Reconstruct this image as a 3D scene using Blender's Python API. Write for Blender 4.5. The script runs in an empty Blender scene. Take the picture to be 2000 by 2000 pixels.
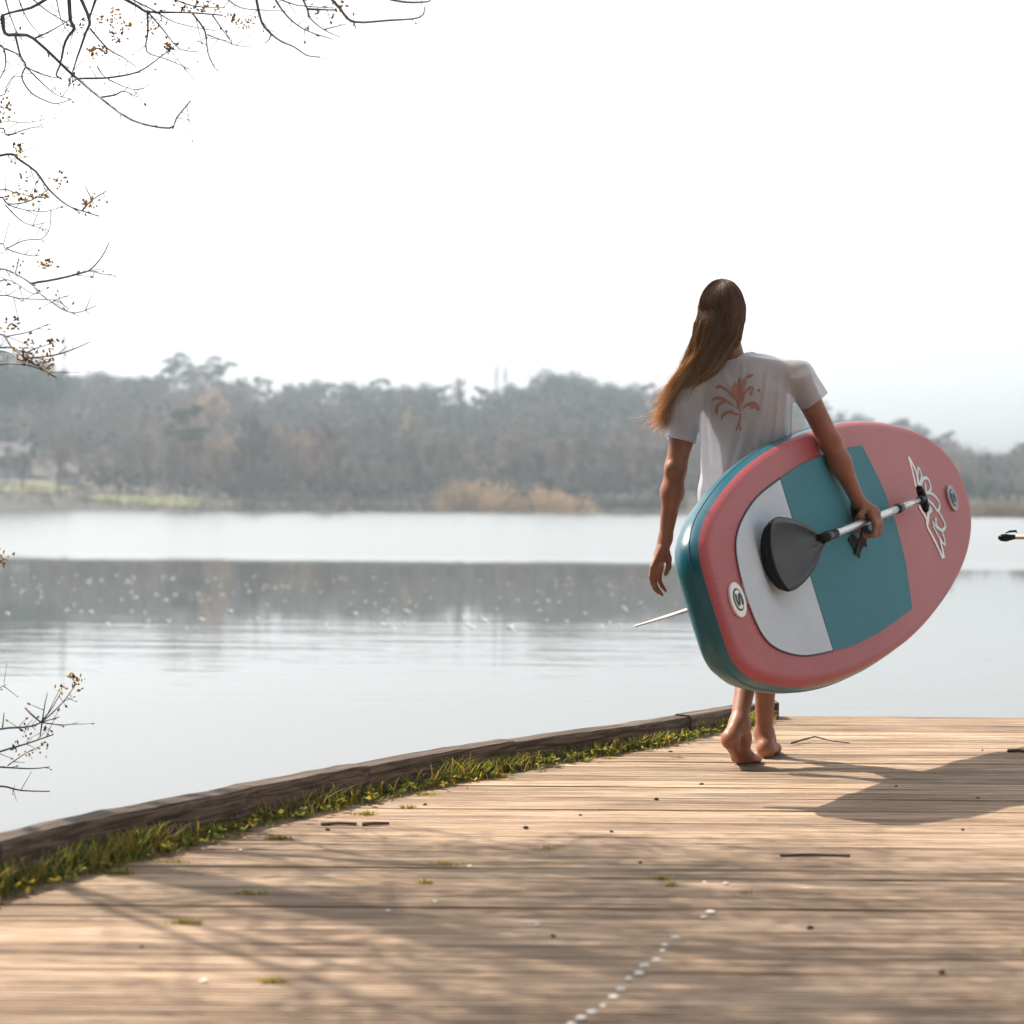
import bpy, bmesh, math, random
import numpy as np
from mathutils import Vector, Matrix
from mathutils.bvhtree import BVHTree

R = math.radians
rnd = random.Random(7)
rng = np.random.default_rng(11)
scene = bpy.context.scene
COL = scene.collection

# ------------------------------------------------------------------ camera
PITCH, ROLL = math.atan(25 / 4167), R(0.4)
fwd = Vector((0, math.cos(PITCH), -math.sin(PITCH)))
up0 = Vector((0, math.sin(PITCH), math.cos(PITCH)))
r0 = Vector((1, 0, 0))
cr, sr = math.cos(ROLL), math.sin(ROLL)
right = r0 * cr + up0 * sr
up = up0 * cr - r0 * sr
cam_d = bpy.data.cameras.new('camera')
cam_d.sensor_width = 36
cam_d.lens = 75.0
cam_d.clip_start = 0.05
cam_d.clip_end = 6000
cam_d.dof.use_dof = True
cam_d.dof.focus_distance = 7.4
cam_d.dof.aperture_fstop = 3.5
cam = bpy.data.objects.new('camera', cam_d)
COL.objects.link(cam)
cam.matrix_world = Matrix(((right.x, up.x, -fwd.x, 0), (right.y, up.y, -fwd.y, 0), (right.z, up.z, -fwd.z, 0.92), (0, 0, 0, 1)))
scene.camera = cam

# ------------------------------------------------------------------ sky, sun, exposure
SUN_AZ, SUN_EL = 56.0, 49.0            # degrees left of the view direction, above the horizon
world = bpy.data.worlds.new('World')
scene.world = world
world.use_nodes = True
nt = world.node_tree
bg = nt.nodes['Background']
sky = nt.nodes.new('ShaderNodeTexSky')
sky.sky_type = 'NISHITA'
sky.sun_disc = False
sky.sun_elevation = R(SUN_EL)
sky.sun_rotation = R(-SUN_AZ)
sky.air_density = 1.0
sky.dust_density = 2.5
sky.ozone_density = 1.0
hs = nt.nodes.new('ShaderNodeHueSaturation')
hs.inputs['Saturation'].default_value = 0.03
nt.links.new(sky.outputs[0], hs.inputs['Color'])
nt.links.new(hs.outputs[0], bg.inputs['Color'])
bg.inputs['Strength'].default_value = 0.125

sl = bpy.data.lights.new('sun', 'SUN')
sl.energy = 4.2
sl.angle = R(0.55)
sl.color = (1.0, 0.885, 0.73)
sun = bpy.data.objects.new('sun', sl)
COL.objects.link(sun)
sdir = Vector((-math.sin(R(SUN_AZ)) * math.cos(R(SUN_EL)), math.cos(R(SUN_AZ)) * math.cos(R(SUN_EL)), math.sin(R(SUN_EL))))
sun.rotation_euler = sdir.to_track_quat('Z', 'Y').to_euler()
sun.location = sdir * 50

vs = scene.view_settings
vs.view_transform = 'Standard'
vs.look = 'None'
vs.exposure = 0.96
vs.gamma = 1.0
vs.use_curve_mapping = False
scene.render.engine = 'CYCLES'
cy = scene.cycles
cy.use_denoising = True
cy.max_bounces = 8
cy.diffuse_bounces = 3
cy.glossy_bounces = 3
cy.transmission_bounces = 4
cy.transparent_max_bounces = 8
cy.volume_bounces = 1
cy.caustics_reflective = False
cy.caustics_refractive = False
cy.sample_clamp_indirect = 6.0

# ------------------------------------------------------------------ helpers
def link(name, me, mat=None, parent=None):
    o = bpy.data.objects.new(name, me)
    COL.objects.link(o)
    if mat is not None:
        o.data.materials.append(mat)
    if parent is not None:
        o.parent = parent
    return o

def empty(name, loc=(0, 0, 0)):
    o = bpy.data.objects.new(name, None)
    o.empty_display_size = 0.1
    COL.objects.link(o)
    o.location = loc
    return o

def tag(o, label=None, cat=None, group=None, kind=None):
    if label: o['label'] = label
    if cat: o['category'] = cat
    if group: o['group'] = group
    if kind: o['kind'] = kind
    return o

def mesh(name, verts, faces, smooth=False, colors=None):
    me = bpy.data.meshes.new(name)
    verts = np.asarray(verts, dtype=np.float32)
    if isinstance(faces, np.ndarray):
        k = faces.shape[1]
        me.vertices.add(len(verts))
        me.vertices.foreach_set('co', verts.ravel())
        me.loops.add(faces.size)
        me.loops.foreach_set('vertex_index', faces.astype(np.int32).ravel())
        me.polygons.add(len(faces))
        me.polygons.foreach_set('loop_start', np.arange(0, faces.size, k, dtype=np.int32))
        me.update(calc_edges=True)
    else:
        me.from_pydata([tuple(map(float, v)) for v in verts], [], faces)
    if smooth:
        me.polygons.foreach_set('use_smooth', np.ones(len(me.polygons), dtype=bool))
    if colors is not None:
        ca = me.color_attributes.new('tint', 'FLOAT_COLOR', 'POINT')
        ca.data.foreach_set('color', np.asarray(colors, dtype=np.float32).ravel())
    me.validate()
    return me

class MB:
    """collects simple shapes into one mesh"""
    def __init__(self): self.v, self.f, self.c = [], [], []
    def add(self, verts, faces, col=None):
        b = len(self.v)
        self.v.extend(tuple(map(float, p)) for p in verts)
        self.f.extend(tuple(i + b for i in f) for f in faces)
        if col is not None: self.c.extend([(*col, 1.0)] * len(verts))
    def box(self, lo, hi):
        x0, y0, z0 = lo; x1, y1, z1 = hi
        self.add([(x0,y0,z0),(x1,y0,z0),(x1,y1,z0),(x0,y1,z0),(x0,y0,z1),(x1,y0,z1),(x1,y1,z1),(x0,y1,z1)],
                 [(0,3,2,1),(4,5,6,7),(0,1,5,4),(1,2,6,5),(2,3,7,6),(3,0,4,7)])
    def tube(self, pts, rad, n=6, col=None, cap=True):
        pts = [Vector(p) for p in pts]
        if not hasattr(rad, '__len__'): rad = [rad] * len(pts)
        vs_, fs_ = [], []
        ref = Vector((0.31, 0.2, 0.93))
        for i, p in enumerate(pts):
            t = (pts[min(i + 1, len(pts) - 1)] - pts[max(i - 1, 0)])
            if t.length < 1e-9: t = Vector((0, 0, 1))
            t.normalize()
            a = t.cross(ref)
            if a.length < 0.05: a = t.cross(Vector((1, 0, 0)))
            a.normalize(); b = t.cross(a)
            for k in range(n):
                th = 2 * math.pi * k / n
                vs_.append(p + (a * math.cos(th) + b * math.sin(th)) * rad[i])
        for i in range(len(pts) - 1):
            for k in range(n):
                k2 = (k + 1) % n
                fs_.append((i * n + k, i * n + k2, (i + 1) * n + k2, (i + 1) * n + k))
        if cap:
            fs_.append(tuple(range(n))[::-1]); fs_.append(tuple((len(pts) - 1) * n + k for k in range(n)))
        self.add(vs_, fs_, col)
    def build(self, name, mat, parent=None, smooth=False):
        return link(name, mesh(name, self.v, self.f, smooth, self.c if self.c else None), mat, parent)

# ------------------------------------------------------------------ materials
def new_mat(name):
    m = bpy.data.materials.new(name)
    m.use_nodes = True
    t = m.node_tree
    return m, t, t.nodes['Principled BSDF']

def N(t, typ, **kw):
    n = t.nodes.new(typ)
    for k, v in kw.items():
        if k in ('blend_type', 'data_type', 'noise_dimensions', 'feature', 'wave_type', 'bands_direction', 'operation', 'attribute_name', 'distance', 'vector_type', 'interpolation_type', 'clamp'):
            setattr(n, k, v)
        else:
            n.inputs[k.replace('_', ' ')].default_value = v
    return n

def ramp(t, fac, stops):
    r = t.nodes.new('ShaderNodeValToRGB')
    e = r.color_ramp.elements
    while len(e) < len(stops): e.new(0.5)
    for i, (p, c) in enumerate(stops):
        e[i].position = p; e[i].color = (*c, 1) if len(c) == 3 else c
    t.links.new(fac, r.inputs[0])
    return r.outputs[0]

def coords(t, scale=(1, 1, 1), kind='Object'):
    tc = t.nodes.new('ShaderNodeTexCoord')
    mp = t.nodes.new('ShaderNodeMapping')
    mp.inputs['Scale'].default_value = scale
    t.links.new(tc.outputs[kind], mp.inputs['Vector'])
    return mp.outputs[0]

def simple(name, col, rough=0.6, var=0.12, scale=30.0, metallic=0.0, bump=0.0, spec=0.5):
    m, t, p = new_mat(name)
    n = N(t, 'ShaderNodeTexNoise', Scale=scale, Detail=4.0)
    t.links.new(coords(t), n.inputs['Vector'])
    lo = tuple(c * (1 - var) for c in col); hi = tuple(min(1, c * (1 + var)) for c in col)
    t.links.new(ramp(t, n.outputs['Fac'], [(0.3, lo), (0.7, hi)]), p.inputs['Base Color'])
    p.inputs['Roughness'].default_value = rough
    p.inputs['Metallic'].default_value = metallic
    p.inputs['Specular IOR Level'].default_value = spec
    if bump:
        b = N(t, 'ShaderNodeBump', Strength=bump, Distance=0.01)
        t.links.new(n.outputs['Fac'], b.inputs['Height'])
        t.links.new(b.outputs[0], p.inputs['Normal'])
    return m

def leaf_mat(name, col, var=0.25, transl=0.4, attr=False, scale=0.8, hue=0.0):
    m, t, p = new_mat(name)
    out = t.nodes['Material Output']
    if attr:
        a = N(t, 'ShaderNodeAttribute', attribute_name='tint')
        c_out = a.outputs['Color']
    else:
        n = N(t, 'ShaderNodeTexNoise', Scale=scale, Detail=3.0)
        t.links.new(coords(t), n.inputs['Vector'])
        lo = tuple(c * (1 - var) for c in col); hi = tuple(c * (1 + var) for c in col)
        c0 = ramp(t, n.outputs['Fac'], [(0.3, lo), (0.7, hi)])
        oi = t.nodes.new('ShaderNodeObjectInfo')
        h = t.nodes.new('ShaderNodeHueSaturation')
        mr = N(t, 'ShaderNodeMapRange')
        mr.inputs['To Min'].default_value = 0.5; mr.inputs['To Max'].default_value = 1.5
        t.links.new(oi.outputs['Random'], mr.inputs[0])
        t.links.new(mr.outputs[0], h.inputs['Value'])
        t.links.new(c0, h.inputs['Color'])
        c_out = h.outputs[0]
    p.inputs['Roughness'].default_value = 0.7
    p.inputs['Specular IOR Level'].default_value = 0.2
    t.links.new(c_out, p.inputs['Base Color'])
    if transl > 0:
        tr = t.nodes.new('ShaderNodeBsdfTranslucent')
        t.links.new(c_out, tr.inputs['Color'])
        mx = t.nodes.new('ShaderNodeMixShader')
        mx.inputs[0].default_value = transl
        t.links.new(p.outputs[0], mx.inputs[1]); t.links.new(tr.outputs[0], mx.inputs[2])
        t.links.new(mx.outputs[0], out.inputs['Surface'])
    return m

def wood_mat(name, dark, mid, light, random_amt=0.25, axis='x', rough=0.75):
    m, t, p = new_mat(name)
    oi = t.nodes.new('ShaderNodeObjectInfo')
    tc = t.nodes.new('ShaderNodeTexCoord')
    off = N(t, 'ShaderNodeVectorMath', operation='SCALE')
    cx = t.nodes.new('ShaderNodeCombineXYZ')
    for i in range(3): t.links.new(oi.outputs['Random'], cx.inputs[i])
    t.links.new(cx.outputs[0], off.inputs[0]); off.inputs['Scale'].default_value = 40
    ad = N(t, 'ShaderNodeVectorMath', operation='ADD')
    t.links.new(tc.outputs['Object'], ad.inputs[0]); t.links.new(off.outputs[0], ad.inputs[1])
    def mapped(s):
        mp = t.nodes.new('ShaderNodeMapping'); mp.inputs['Scale'].default_value = s
        t.links.new(ad.outputs[0], mp.inputs['Vector']); return mp.outputs[0]
    s1 = (1.5, 64, 64) if axis == 'x' else (42, 42, 1.2)
    g = N(t, 'ShaderNodeTexNoise', Scale=1.6, Detail=6.0, Roughness=0.65, Distortion=0.3)
    t.links.new(mapped(s1), g.inputs['Vector'])
    s2 = (0.9, 5, 5)
    b = N(t, 'ShaderNodeTexNoise', Scale=1.5, Detail=5.0, Roughness=0.6)
    t.links.new(mapped(s2), b.inputs['Vector'])
    fine = N(t, 'ShaderNodeTexNoise', Scale=1.0, Detail=3.0)
    t.links.new(mapped((14, 260, 260)), fine.inputs['Vector'])
    c1 = ramp(t, g.outputs['Fac'], [(0.34, dark), (0.47, mid), (0.62, light)])
    c2 = ramp(t, b.outputs['Fac'], [(0.3, (0.46, 0.42, 0.39)), (0.5, (0.92, 0.90, 0.88)), (0.75, (1.15, 1.12, 1.08))])
    mx = N(t, 'ShaderNodeMix', data_type='RGBA', blend_type='MULTIPLY')
    mx.inputs[0].default_value = 0.8
    t.links.new(c1, mx.inputs[6]); t.links.new(c2, mx.inputs[7])
    mr = N(t, 'ShaderNodeMapRange')
    mr.inputs['To Min'].default_value = 1 - random_amt; mr.inputs['To Max'].default_value = 1 + random_amt
    t.links.new(oi.outputs['Random'], mr.inputs[0])
    h = t.nodes.new('ShaderNodeHueSaturation')
    t.links.new(mr.outputs[0], h.inputs['Value']); t.links.new(mx.outputs[2], h.inputs['Color'])
    t.links.new(h.outputs[0], p.inputs['Base Color'])
    p.inputs['Roughness'].default_value = rough
    p.inputs['Specular IOR Level'].default_value = 0.25
    mm = N(t, 'ShaderNodeMath', operation='ADD')
    t.links.new(g.outputs['Fac'], mm.inputs[0]); t.links.new(fine.outputs['Fac'], mm.inputs[1])
    bp = N(t, 'ShaderNodeBump', Strength=0.55, Distance=0.006)
    t.links.new(mm.outputs[0], bp.inputs['Height']); t.links.new(bp.outputs[0], p.inputs['Normal'])
    return m

M_plank = wood_mat('weathered_decking', (0.13, 0.084, 0.056), (0.345, 0.245, 0.172), (0.545, 0.43, 0.335), 0.26)
M_kerb = wood_mat('kerb_timber', (0.032, 0.023, 0.018), (0.085, 0.062, 0.048), (0.20, 0.155, 0.125), 0.12)
M_bark = simple('bark', (0.10, 0.085, 0.085), 0.85, 0.35, 9.0, bump=0.6)
M_twig = simple('twig_bark', (0.15, 0.15, 0.185), 0.7, 0.3, 25.0)
M_bud = leaf_mat('bud_leaf', (0.30, 0.19, 0.05), 0.5, 0.6, attr=True)
M_grass = leaf_mat('grass_blades', (0.1, 0.14, 0.03), attr=True, transl=0.45)

# ------------------------------------------------------------------ water
def water_mat():
    m, t, p = new_mat('lake_water')
    p.inputs['Base Color'].default_value = (0.075, 0.082, 0.078, 1)
    p.inputs['IOR'].default_value = 1.45
    p.inputs['Specular IOR Level'].default_value = 0.5
    tc = t.nodes.new('ShaderNodeTexCoord')
    sx = t.nodes.new('ShaderNodeSeparateXYZ'); t.links.new(tc.outputs['Object'], sx.inputs[0])
    # wind-ruffled water beyond about 45 m, patchy edge
    def mp(s):
        q = t.nodes.new('ShaderNodeMapping'); q.inputs['Scale'].default_value = s
        t.links.new(tc.outputs['Object'], q.inputs['Vector']); return q.outputs[0]
    edge = N(t, 'ShaderNodeTexNoise', Scale=1.0, Detail=3.0); t.links.new(mp((0.035, 0.10, 1)), edge.inputs['Vector'])
    e1 = N(t, 'ShaderNodeMath', operation='MULTIPLY_ADD'); e1.inputs[1].default_value = 7.0
    t.links.new(edge.outputs['Fac'], e1.inputs[0]); t.links.new(sx.outputs['Y'], e1.inputs[2])
    far = N(t, 'ShaderNodeMapRange', interpolation_type='SMOOTHSTEP'); far.inputs['From Min'].default_value = 43; far.inputs['From Max'].default_value = 54
    t.links.new(e1.outputs[0], far.inputs[0])
    # rippled belt at 14..24 m
    b1 = N(t, 'ShaderNodeMapRange', interpolation_type='SMOOTHSTEP'); b1.inputs['From Min'].default_value = 11; b1.inputs['From Max'].default_value = 19
    t.links.new(sx.outputs['Y'], b1.inputs[0])
    b2 = N(t, 'ShaderNodeMapRange', interpolation_type='SMOOTHSTEP'); b2.inputs['From Min'].default_value = 18; b2.inputs['From Max'].default_value = 26
    b2.inputs['To Min'].default_value = 1; b2.inputs['To Max'].default_value = 0.06
    t.links.new(sx.outputs['Y'], b2.inputs[0])
    belt = N(t, 'ShaderNodeMath', operation='MULTIPLY'); t.links.new(b1.outputs[0], belt.inputs[0]); t.links.new(b2.outputs[0], belt.inputs[1])
    w1 = N(t, 'ShaderNodeTexNoise', Scale=1.0, Detail=4.0, Roughness=0.55); t.links.new(mp((0.35, 1.7, 1)), w1.inputs['Vector'])
    w2 = N(t, 'ShaderNodeTexNoise', Scale=1.0, Detail=3.0); t.links.new(mp((3.0, 7.0, 1)), w2.inputs['Vector'])
    bA = N(t, 'ShaderNodeBump', Distance=0.05)
    sA = N(t, 'ShaderNodeMath', operation='MULTIPLY_ADD'); sA.inputs[1].default_value = 0.15; sA.inputs[2].default_value = 0.012
    t.links.new(belt.outputs[0], sA.inputs[0]); t.links.new(sA.outputs[0], bA.inputs['Strength']); t.links.new(w1.outputs['Fac'], bA.inputs['Height'])
    bB = N(t, 'ShaderNodeBump', Distance=0.05)
    sB = N(t, 'ShaderNodeMath', operation='MULTIPLY_ADD'); sB.inputs[1].default_value = 0.02; sB.inputs[2].default_value = 0.004
    t.links.new(far.outputs[0], sB.inputs[0]); t.links.new(sB.outputs[0], bB.inputs['Strength']); t.links.new(w2.outputs['Fac'], bB.inputs['Height'])
    t.links.new(bA.outputs[0], bB.inputs['Normal'])
    # wind-driven wavelets lean towards the near shore, so their visible faces do too
    lean = N(t, 'ShaderNodeVectorMath', operation='SCALE'); lean.inputs[0].default_value = (0, -0.045, 0)
    t.links.new(far.outputs[0], lean.inputs['Scale'])
    ladd = N(t, 'ShaderNodeVectorMath', operation='ADD'); t.links.new(bB.outputs[0], ladd.inputs[0]); t.links.new(lean.outputs[0], ladd.inputs[1])
    lnor = N(t, 'ShaderNodeVectorMath', operation='NORMALIZE'); t.links.new(ladd.outputs[0], lnor.inputs[0])
    t.links.new(lnor.outputs[0], p.inputs['Normal'])
    rr = N(t, 'ShaderNodeMapRange'); rr.inputs['To Min'].default_value = 0.02; rr.inputs['To Max'].default_value = 0.14
    t.links.new(far.outputs[0], rr.inputs[0]); t.links.new(rr.outputs[0], p.inputs['Roughness'])
    return m
WATER_Z = -0.40
M_water = water_mat()
wo = link('water', mesh('water', [(-600, -90, WATER_Z), (600, -90, WATER_Z), (600, 330, WATER_Z), (-600, 330, WATER_Z)], [(0, 1, 2, 3)]), M_water)
tag(wo, 'calm pale lake reflecting the wooded hills', 'water', kind='structure')

# ------------------------------------------------------------------ far terrain
SKY_PX = [-900, -300, 0, 100, 200, 300, 420, 520, 600, 700, 800, 900, 960, 1050, 1140, 1280, 1400, 1500, 1600, 1680, 1760, 1850, 1935, 2000, 2300, 2900]
SKY_PY = [760, 700, 690, 712, 722, 718, 712, 742, 745, 733, 745, 742, 752, 722, 728, 742, 755, 770, 788, 795, 808, 836, 858, 848, 825, 850]
RIDGE_Y = 390.0
def ridge_h(px): return max(0.6, 0.92 + (975 - np.interp(px, SKY_PX, SKY_PY)) / 4167 * RIDGE_Y - 9.5)
def shore_y(x): return 221 + 5 * math.sin(x * 0.045 + 1) + 3 * math.sin(x * 0.13) - (max(0, x - 22) * 0.9 if x < 60 else 34)
def ground_h(x, y):
    px = 1000 + x / max(y, 1) * 4167
    s = shore_y(x)
    if y < s: return -0.4 - min(2.0, (s - y) * 0.4)
    hr = ridge_h(px)
    f = min(1.0, (y - s) / (RIDGE_Y - s))
    f = f * f * (3 - 2 * f)
    return -0.15 + min(1.0, (y - s) * 0.12) + hr * f + 0.35 * math.sin(x * 0.07) * math.sin(y * 0.06)
xs = np.arange(-420, 421, 7.0); ys = np.arange(168, 560, 6.0)
tv = [(x, y, ground_h(x, y) if y < RIDGE_Y + 40 else ground_h(x, RIDGE_Y + 40) - (y - RIDGE_Y - 40) * 0.02) for y in ys for x in xs]
nx = len(xs)
tf = np.array([(j * nx + i, j * nx + i + 1, (j + 1) * nx + i + 1, (j + 1) * nx + i) for j in range(len(ys) - 1) for i in range(nx - 1)])
M_ground = simple('leaf_litter_ground', (0.060, 0.052, 0.042), 0.95, 0.4, 0.25)
M_lawn = simple('lawn_grass', (0.115, 0.115, 0.045), 0.95, 0.3, 0.6)
tag(link('hills', mesh('hills', tv, tf, True), M_ground), 'wooded hillside rising behind the far shore', 'hills', kind='structure')

def lawn(x0, x1, y0, y1, label):
    X = np.linspace(x0, x1, 18); Y = np.linspace(y0, y1, 7)
    v = [(x, y, ground_h(x, y) + 0.12 + 0.06 * math.sin(i * 1.7 + j)) for j, y in enumerate(Y) for i, x in enumerate(X)]
    f = np.array([(j * 18 + i, j * 18 + i + 1, (j + 1) * 18 + i + 1, (j + 1) * 18 + i) for j in range(6) for i in range(17)])
    tag(link('lawn', mesh('lawn', v, f, True), M_lawn), label, 'lawn', kind='structure')
lawn(-56, -49, 226, 246, 'sunlit yellow-green lawn below the lakeside house')
lawn(-45, -33, 223, 231, 'narrow yellow-green lawn strip at the water edge')

# near bank (left of the frame and behind the camera)
bank = [(-0.5, -2, -0.02), (-1.9, 3.0, -0.06), (-2.9, 6.0, -0.15), (-4.2, 10, -0.3), (-9, 22, -0.3), (-20, 27, -0.3), (-60, 18, 0.2), (-140, -80, 1.5), (0, -80, 0.8), (120, -80, 0.5), (60, -6, -0.2), (9, -1, -0.05)]
bv = [(x, y, z) for x, y, z in bank] + [(x * 1.0 + 0.25, y + 0.25, -1.0) for x, y, z in bank]
bf = [tuple(range(12))[::-1]] + [(i, (i + 1) % 12, 12 + (i + 1) % 12, 12 + i) for i in range(12)]
tag(link('lake_bank', mesh('lake_bank', bv, bf), simple('bank_grass', (0.10, 0.11, 0.04), 0.95, 0.4, 3.0, bump=0.5)), 'grassy near bank beside the jetty', 'bank', kind='structure')

# ------------------------------------------------------------------ jetty
KERB = [(-3.3, 0.0, .13), (-2.0, 3.05, .125), (-1.182, 4.942, .12), (-.717, 6.018, .107), (-.43, 6.54, .10), (-.254, 6.853, .097), (.018, 7.29, .092), (.429, 7.84, .085), (.70, 8.30, .08), (.88, 8.63, .075), (1.06, 8.95, .07)]
KY = [k[1] for k in KERB]; KX = [k[0] for k in KERB]
def kerb_x(y): return float(np.interp(y, KY, KX))
jetty = tag(empty('wooden_jetty', (0, 0, 0)), 'weathered grooved timber jetty in the foreground', 'jetty')
PITCHB, BW = 0.128, 0.1250
y = -1.6; rows = []
while y + BW < 9.16:
    rows.append(y); y += PITCHB
def plank(y0, xa, xb):
    prof = [(0.0, -0.028), (0.0, -0.006), (0.003, -0.001)]
    ng = 5
    for g in range(ng):
        c = 0.003 + (BW - 0.006) * (g + 0.5) / ng; hw = (BW - 0.006) / ng
        prof += [(c - hw * 0.34, 0.0), (c + hw * 0.20, 0.0005), (c + hw * 0.42, -0.0062)]
    prof[-1] = (BW - 0.003, -0.001)
    prof += [(BW, -0.006), (BW, -0.028)]
    nseg = max(2, int((xb - xa) / 0.45)); k = len(prof)
    v = []
    ph = rnd.random() * 6; dz = rnd.uniform(-0.002, 0.002); sk = rnd.uniform(-0.003, 0.003); tl = rnd.uniform(-0.010, 0.010)
    for i in range(nseg + 1):
        x = xa + (xb - xa) * i / nseg
        wob = 0.0016 * math.sin(x * 1.3 + ph); zz = dz + 0.0018 * math.sin(x * 0.9 + ph * 2)
        for py, pz in prof:
            v.append((x - (xa + xb) / 2, py + wob + sk * (x - xa) * 0.2, pz + zz + tl * (py - BW / 2)))
    f = [(i * k + j, (i + 1) * k + j, (i + 1) * k + j + 1, i * k + j + 1) for i in range(nseg) for j in range(k - 1)]
    f += [((i + 1) * k, i * k, i * k + k - 1, (i + 1) * k + k - 1) for i in range(nseg)]
    f.append(tuple(range(k))); f.append(tuple(nseg * k + j for j in range(k))[::-1])
    o = link('plank', mesh('plank', v, f), M_plank, jetty)
    o.location = ((xa + xb) / 2, y0, 0)
for i, yy in enumerate(rows):
    xa = kerb_x(yy + BW / 2) - 0.06 if yy + BW < 9.05 else 1.1
    xend = 7.0
    j1 = rnd.uniform(2.4, 4.5)
    plank(yy, xa, j1 - 0.002); plank(yy, j1 + 0.002, xend)
jb = MB()
for x in (-1.2, 0.2, 1.6, 3.0, 4.4, 5.8):
    ya = -1.5
    yb = 9.0
    while kerb_x(yb) > x - 0.1 and yb > 0: yb -= 0.1
    jb.box((x - 0.04, ya, -0.19), (x + 0.04, yb, -0.0295))
jb.build('joists', M_kerb, jetty)
jb = MB(); jb.box((1.15, 9.165, -0.22), (7.0, 9.20, -0.012)); jb.build('fascia_board', M_kerb, jetty)
for px_, py_ in ((1.4, 8.9), (3.6, 8.9), (5.8, 8.9), (0.0, 7.0), (-1.4, 4.2)):
    jb = MB(); jb.tube([(px_, py_, -2.0), (px_, py_, -0.2)], 0.07, 10); jb.build('pile', M_kerb, jetty, True)

# kerb timbers
kerb = tag(empty('timber_kerb', (-1.2, 4.9, 0)), 'long dark timber kerb along the left edge of the jetty', 'kerb')
kerb.location = (0, 0, 0)
segs = [(0, 2), (2, 4), (4, 6), (6, 8), (8, 10)]
def kerb_seg(i0, i1):
    pts = [Vector(k) for k in KERB[i0:i1 + 1]]
    fine = []
    for a, b in zip(pts[:-1], pts[1:]):
        m = max(2, int((b - a).length / 0.08))
        fine += [a.lerp(b, q / m) for q in range(m)]
    fine.append(pts[-1])
    d0 = (fine[1] - fine[0]).normalized(); d1 = (fine[-1] - fine[-2]).normalized()
    fine[0] = fine[0] + d0 * 0.004; fine[-1] = fine[-1] - d1 * 0.004
    v, f = [], []
    off = rnd.uniform(-0.004, 0.004)
    for q, p in enumerate(fine):
        t = (fine[min(q + 1, len(fine) - 1)] - fine[max(q - 1, 0)]); t.z = 0; t.normalize()
        nl = Vector((-t.y, t.x, 0))
        wv = 0.004 * math.sin(p.y * 7 + i0) + rnd.uniform(-0.0025, 0.0025)
        wz = 0.003 * math.sin(p.y * 4.3 + i0 * 2) + rnd.uniform(-0.002, 0.002)
        prof = [(0.0, 0.004), (0.0, p.z - 0.012), (0.006, p.z - 0.002), (0.018, p.z), (0.065, p.z + 0.002), (0.078, p.z - 0.006), (0.080, p.z - 0.02), (0.080, -0.16)]
        for s_, z_ in prof:
            v.append((p.x + nl.x * (s_ + wv + off), p.y + nl.y * (s_ + wv + off), z_ + (wz if z_ > 0.03 else 0)))
    k = 8
    o0 = Vector((fine[0].x, fine[0].y, 0)); ang = math.atan2(d1.y + d0.y, d1.x + d0.x); rot = Matrix.Rotation(-ang, 3, 'Z')
    v = [tuple(rot @ (Vector(p) - o0)) for p in v]
    for q in range(len(fine) - 1):
        for j in range(k):
            j2 = (j + 1) % k
            f.append((q * k + j, q * k + j2, (q + 1) * k + j2, (q + 1) * k + j))
    f.append(tuple(range(k))[::-1]); f.append(tuple((len(fine) - 1) * k + j for j in range(k)))
    o = link('timber', mesh('timber', v, f), M_kerb, kerb); o.location = o0; o.rotation_euler.z = ang
    return o
for a, b in segs: kerb_seg(a, b)
jb = MB(); jb.box((1.075, 8.96, -0.1), (1.128, 9.15, 0.072)); jb.build('end_block', M_kerb, kerb)

# ------------------------------------------------------------------ grass along the kerb, moss, litter on the deck
def kerb_pt(y):
    x = kerb_x(y); d = Vector((kerb_x(y + 0.05) - kerb_x(y - 0.05), 0.1, 0)).normalized()
    return Vector((x, y, 0)), Vector((d.y, -d.x, 0))       # point and direction onto the deck
def tint_of(kind):
    if kind == 'yellow': c = (rnd.uniform(.38, .56), rnd.uniform(.33, .44), rnd.uniform(.03, .08))
    elif kind == 'dark': c = (rnd.uniform(.05, .10), rnd.uniform(.09, .14), rnd.uniform(.02, .04))
    elif kind == 'straw': c = (rnd.uniform(.35, .5), rnd.uniform(.27, .36), rnd.uniform(.12, .18))
    else: c = (rnd.uniform(.13, .24), rnd.uniform(.18, .26), rnd.uniform(.02, .05))
    return c
def blade(mb, p, h, w, lean, kind):
    a = rnd.uniform(0, 6.283); s = Vector((math.cos(a), math.sin(a), 0)) * w
    l = Vector((lean[0], lean[1], 0))
    p1 = p + Vector((0, 0, h * 0.5)) + l * h * 0.25; p2 = p + Vector((0, 0, h * 0.85)) + l * h * 0.7; p3 = p + Vector((0, 0, h)) + l * h * 1.1
    mb.add([p - s, p + s, p1 + s * 0.9, p1 - s * 0.9, p2 + s * 0.5, p2 - s * 0.5, p3], [(0, 1, 2, 3), (3, 2, 4, 5), (5, 4, 6)], tint_of(kind))
def leaf(mb, p, d, up_, L, W, kind):
    d = d.normalized(); s = d.cross(up_).normalized()
    mb.add([p, p + d * L * .35 + s * W, p + d * L * .8 + s * W * .7, p + d * L, p + d * L * .8 - s * W * .7, p + d * L * .35 - s * W], [(0, 1, 2, 3), (0, 3, 4, 5)], tint_of(kind))
g = MB()
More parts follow.
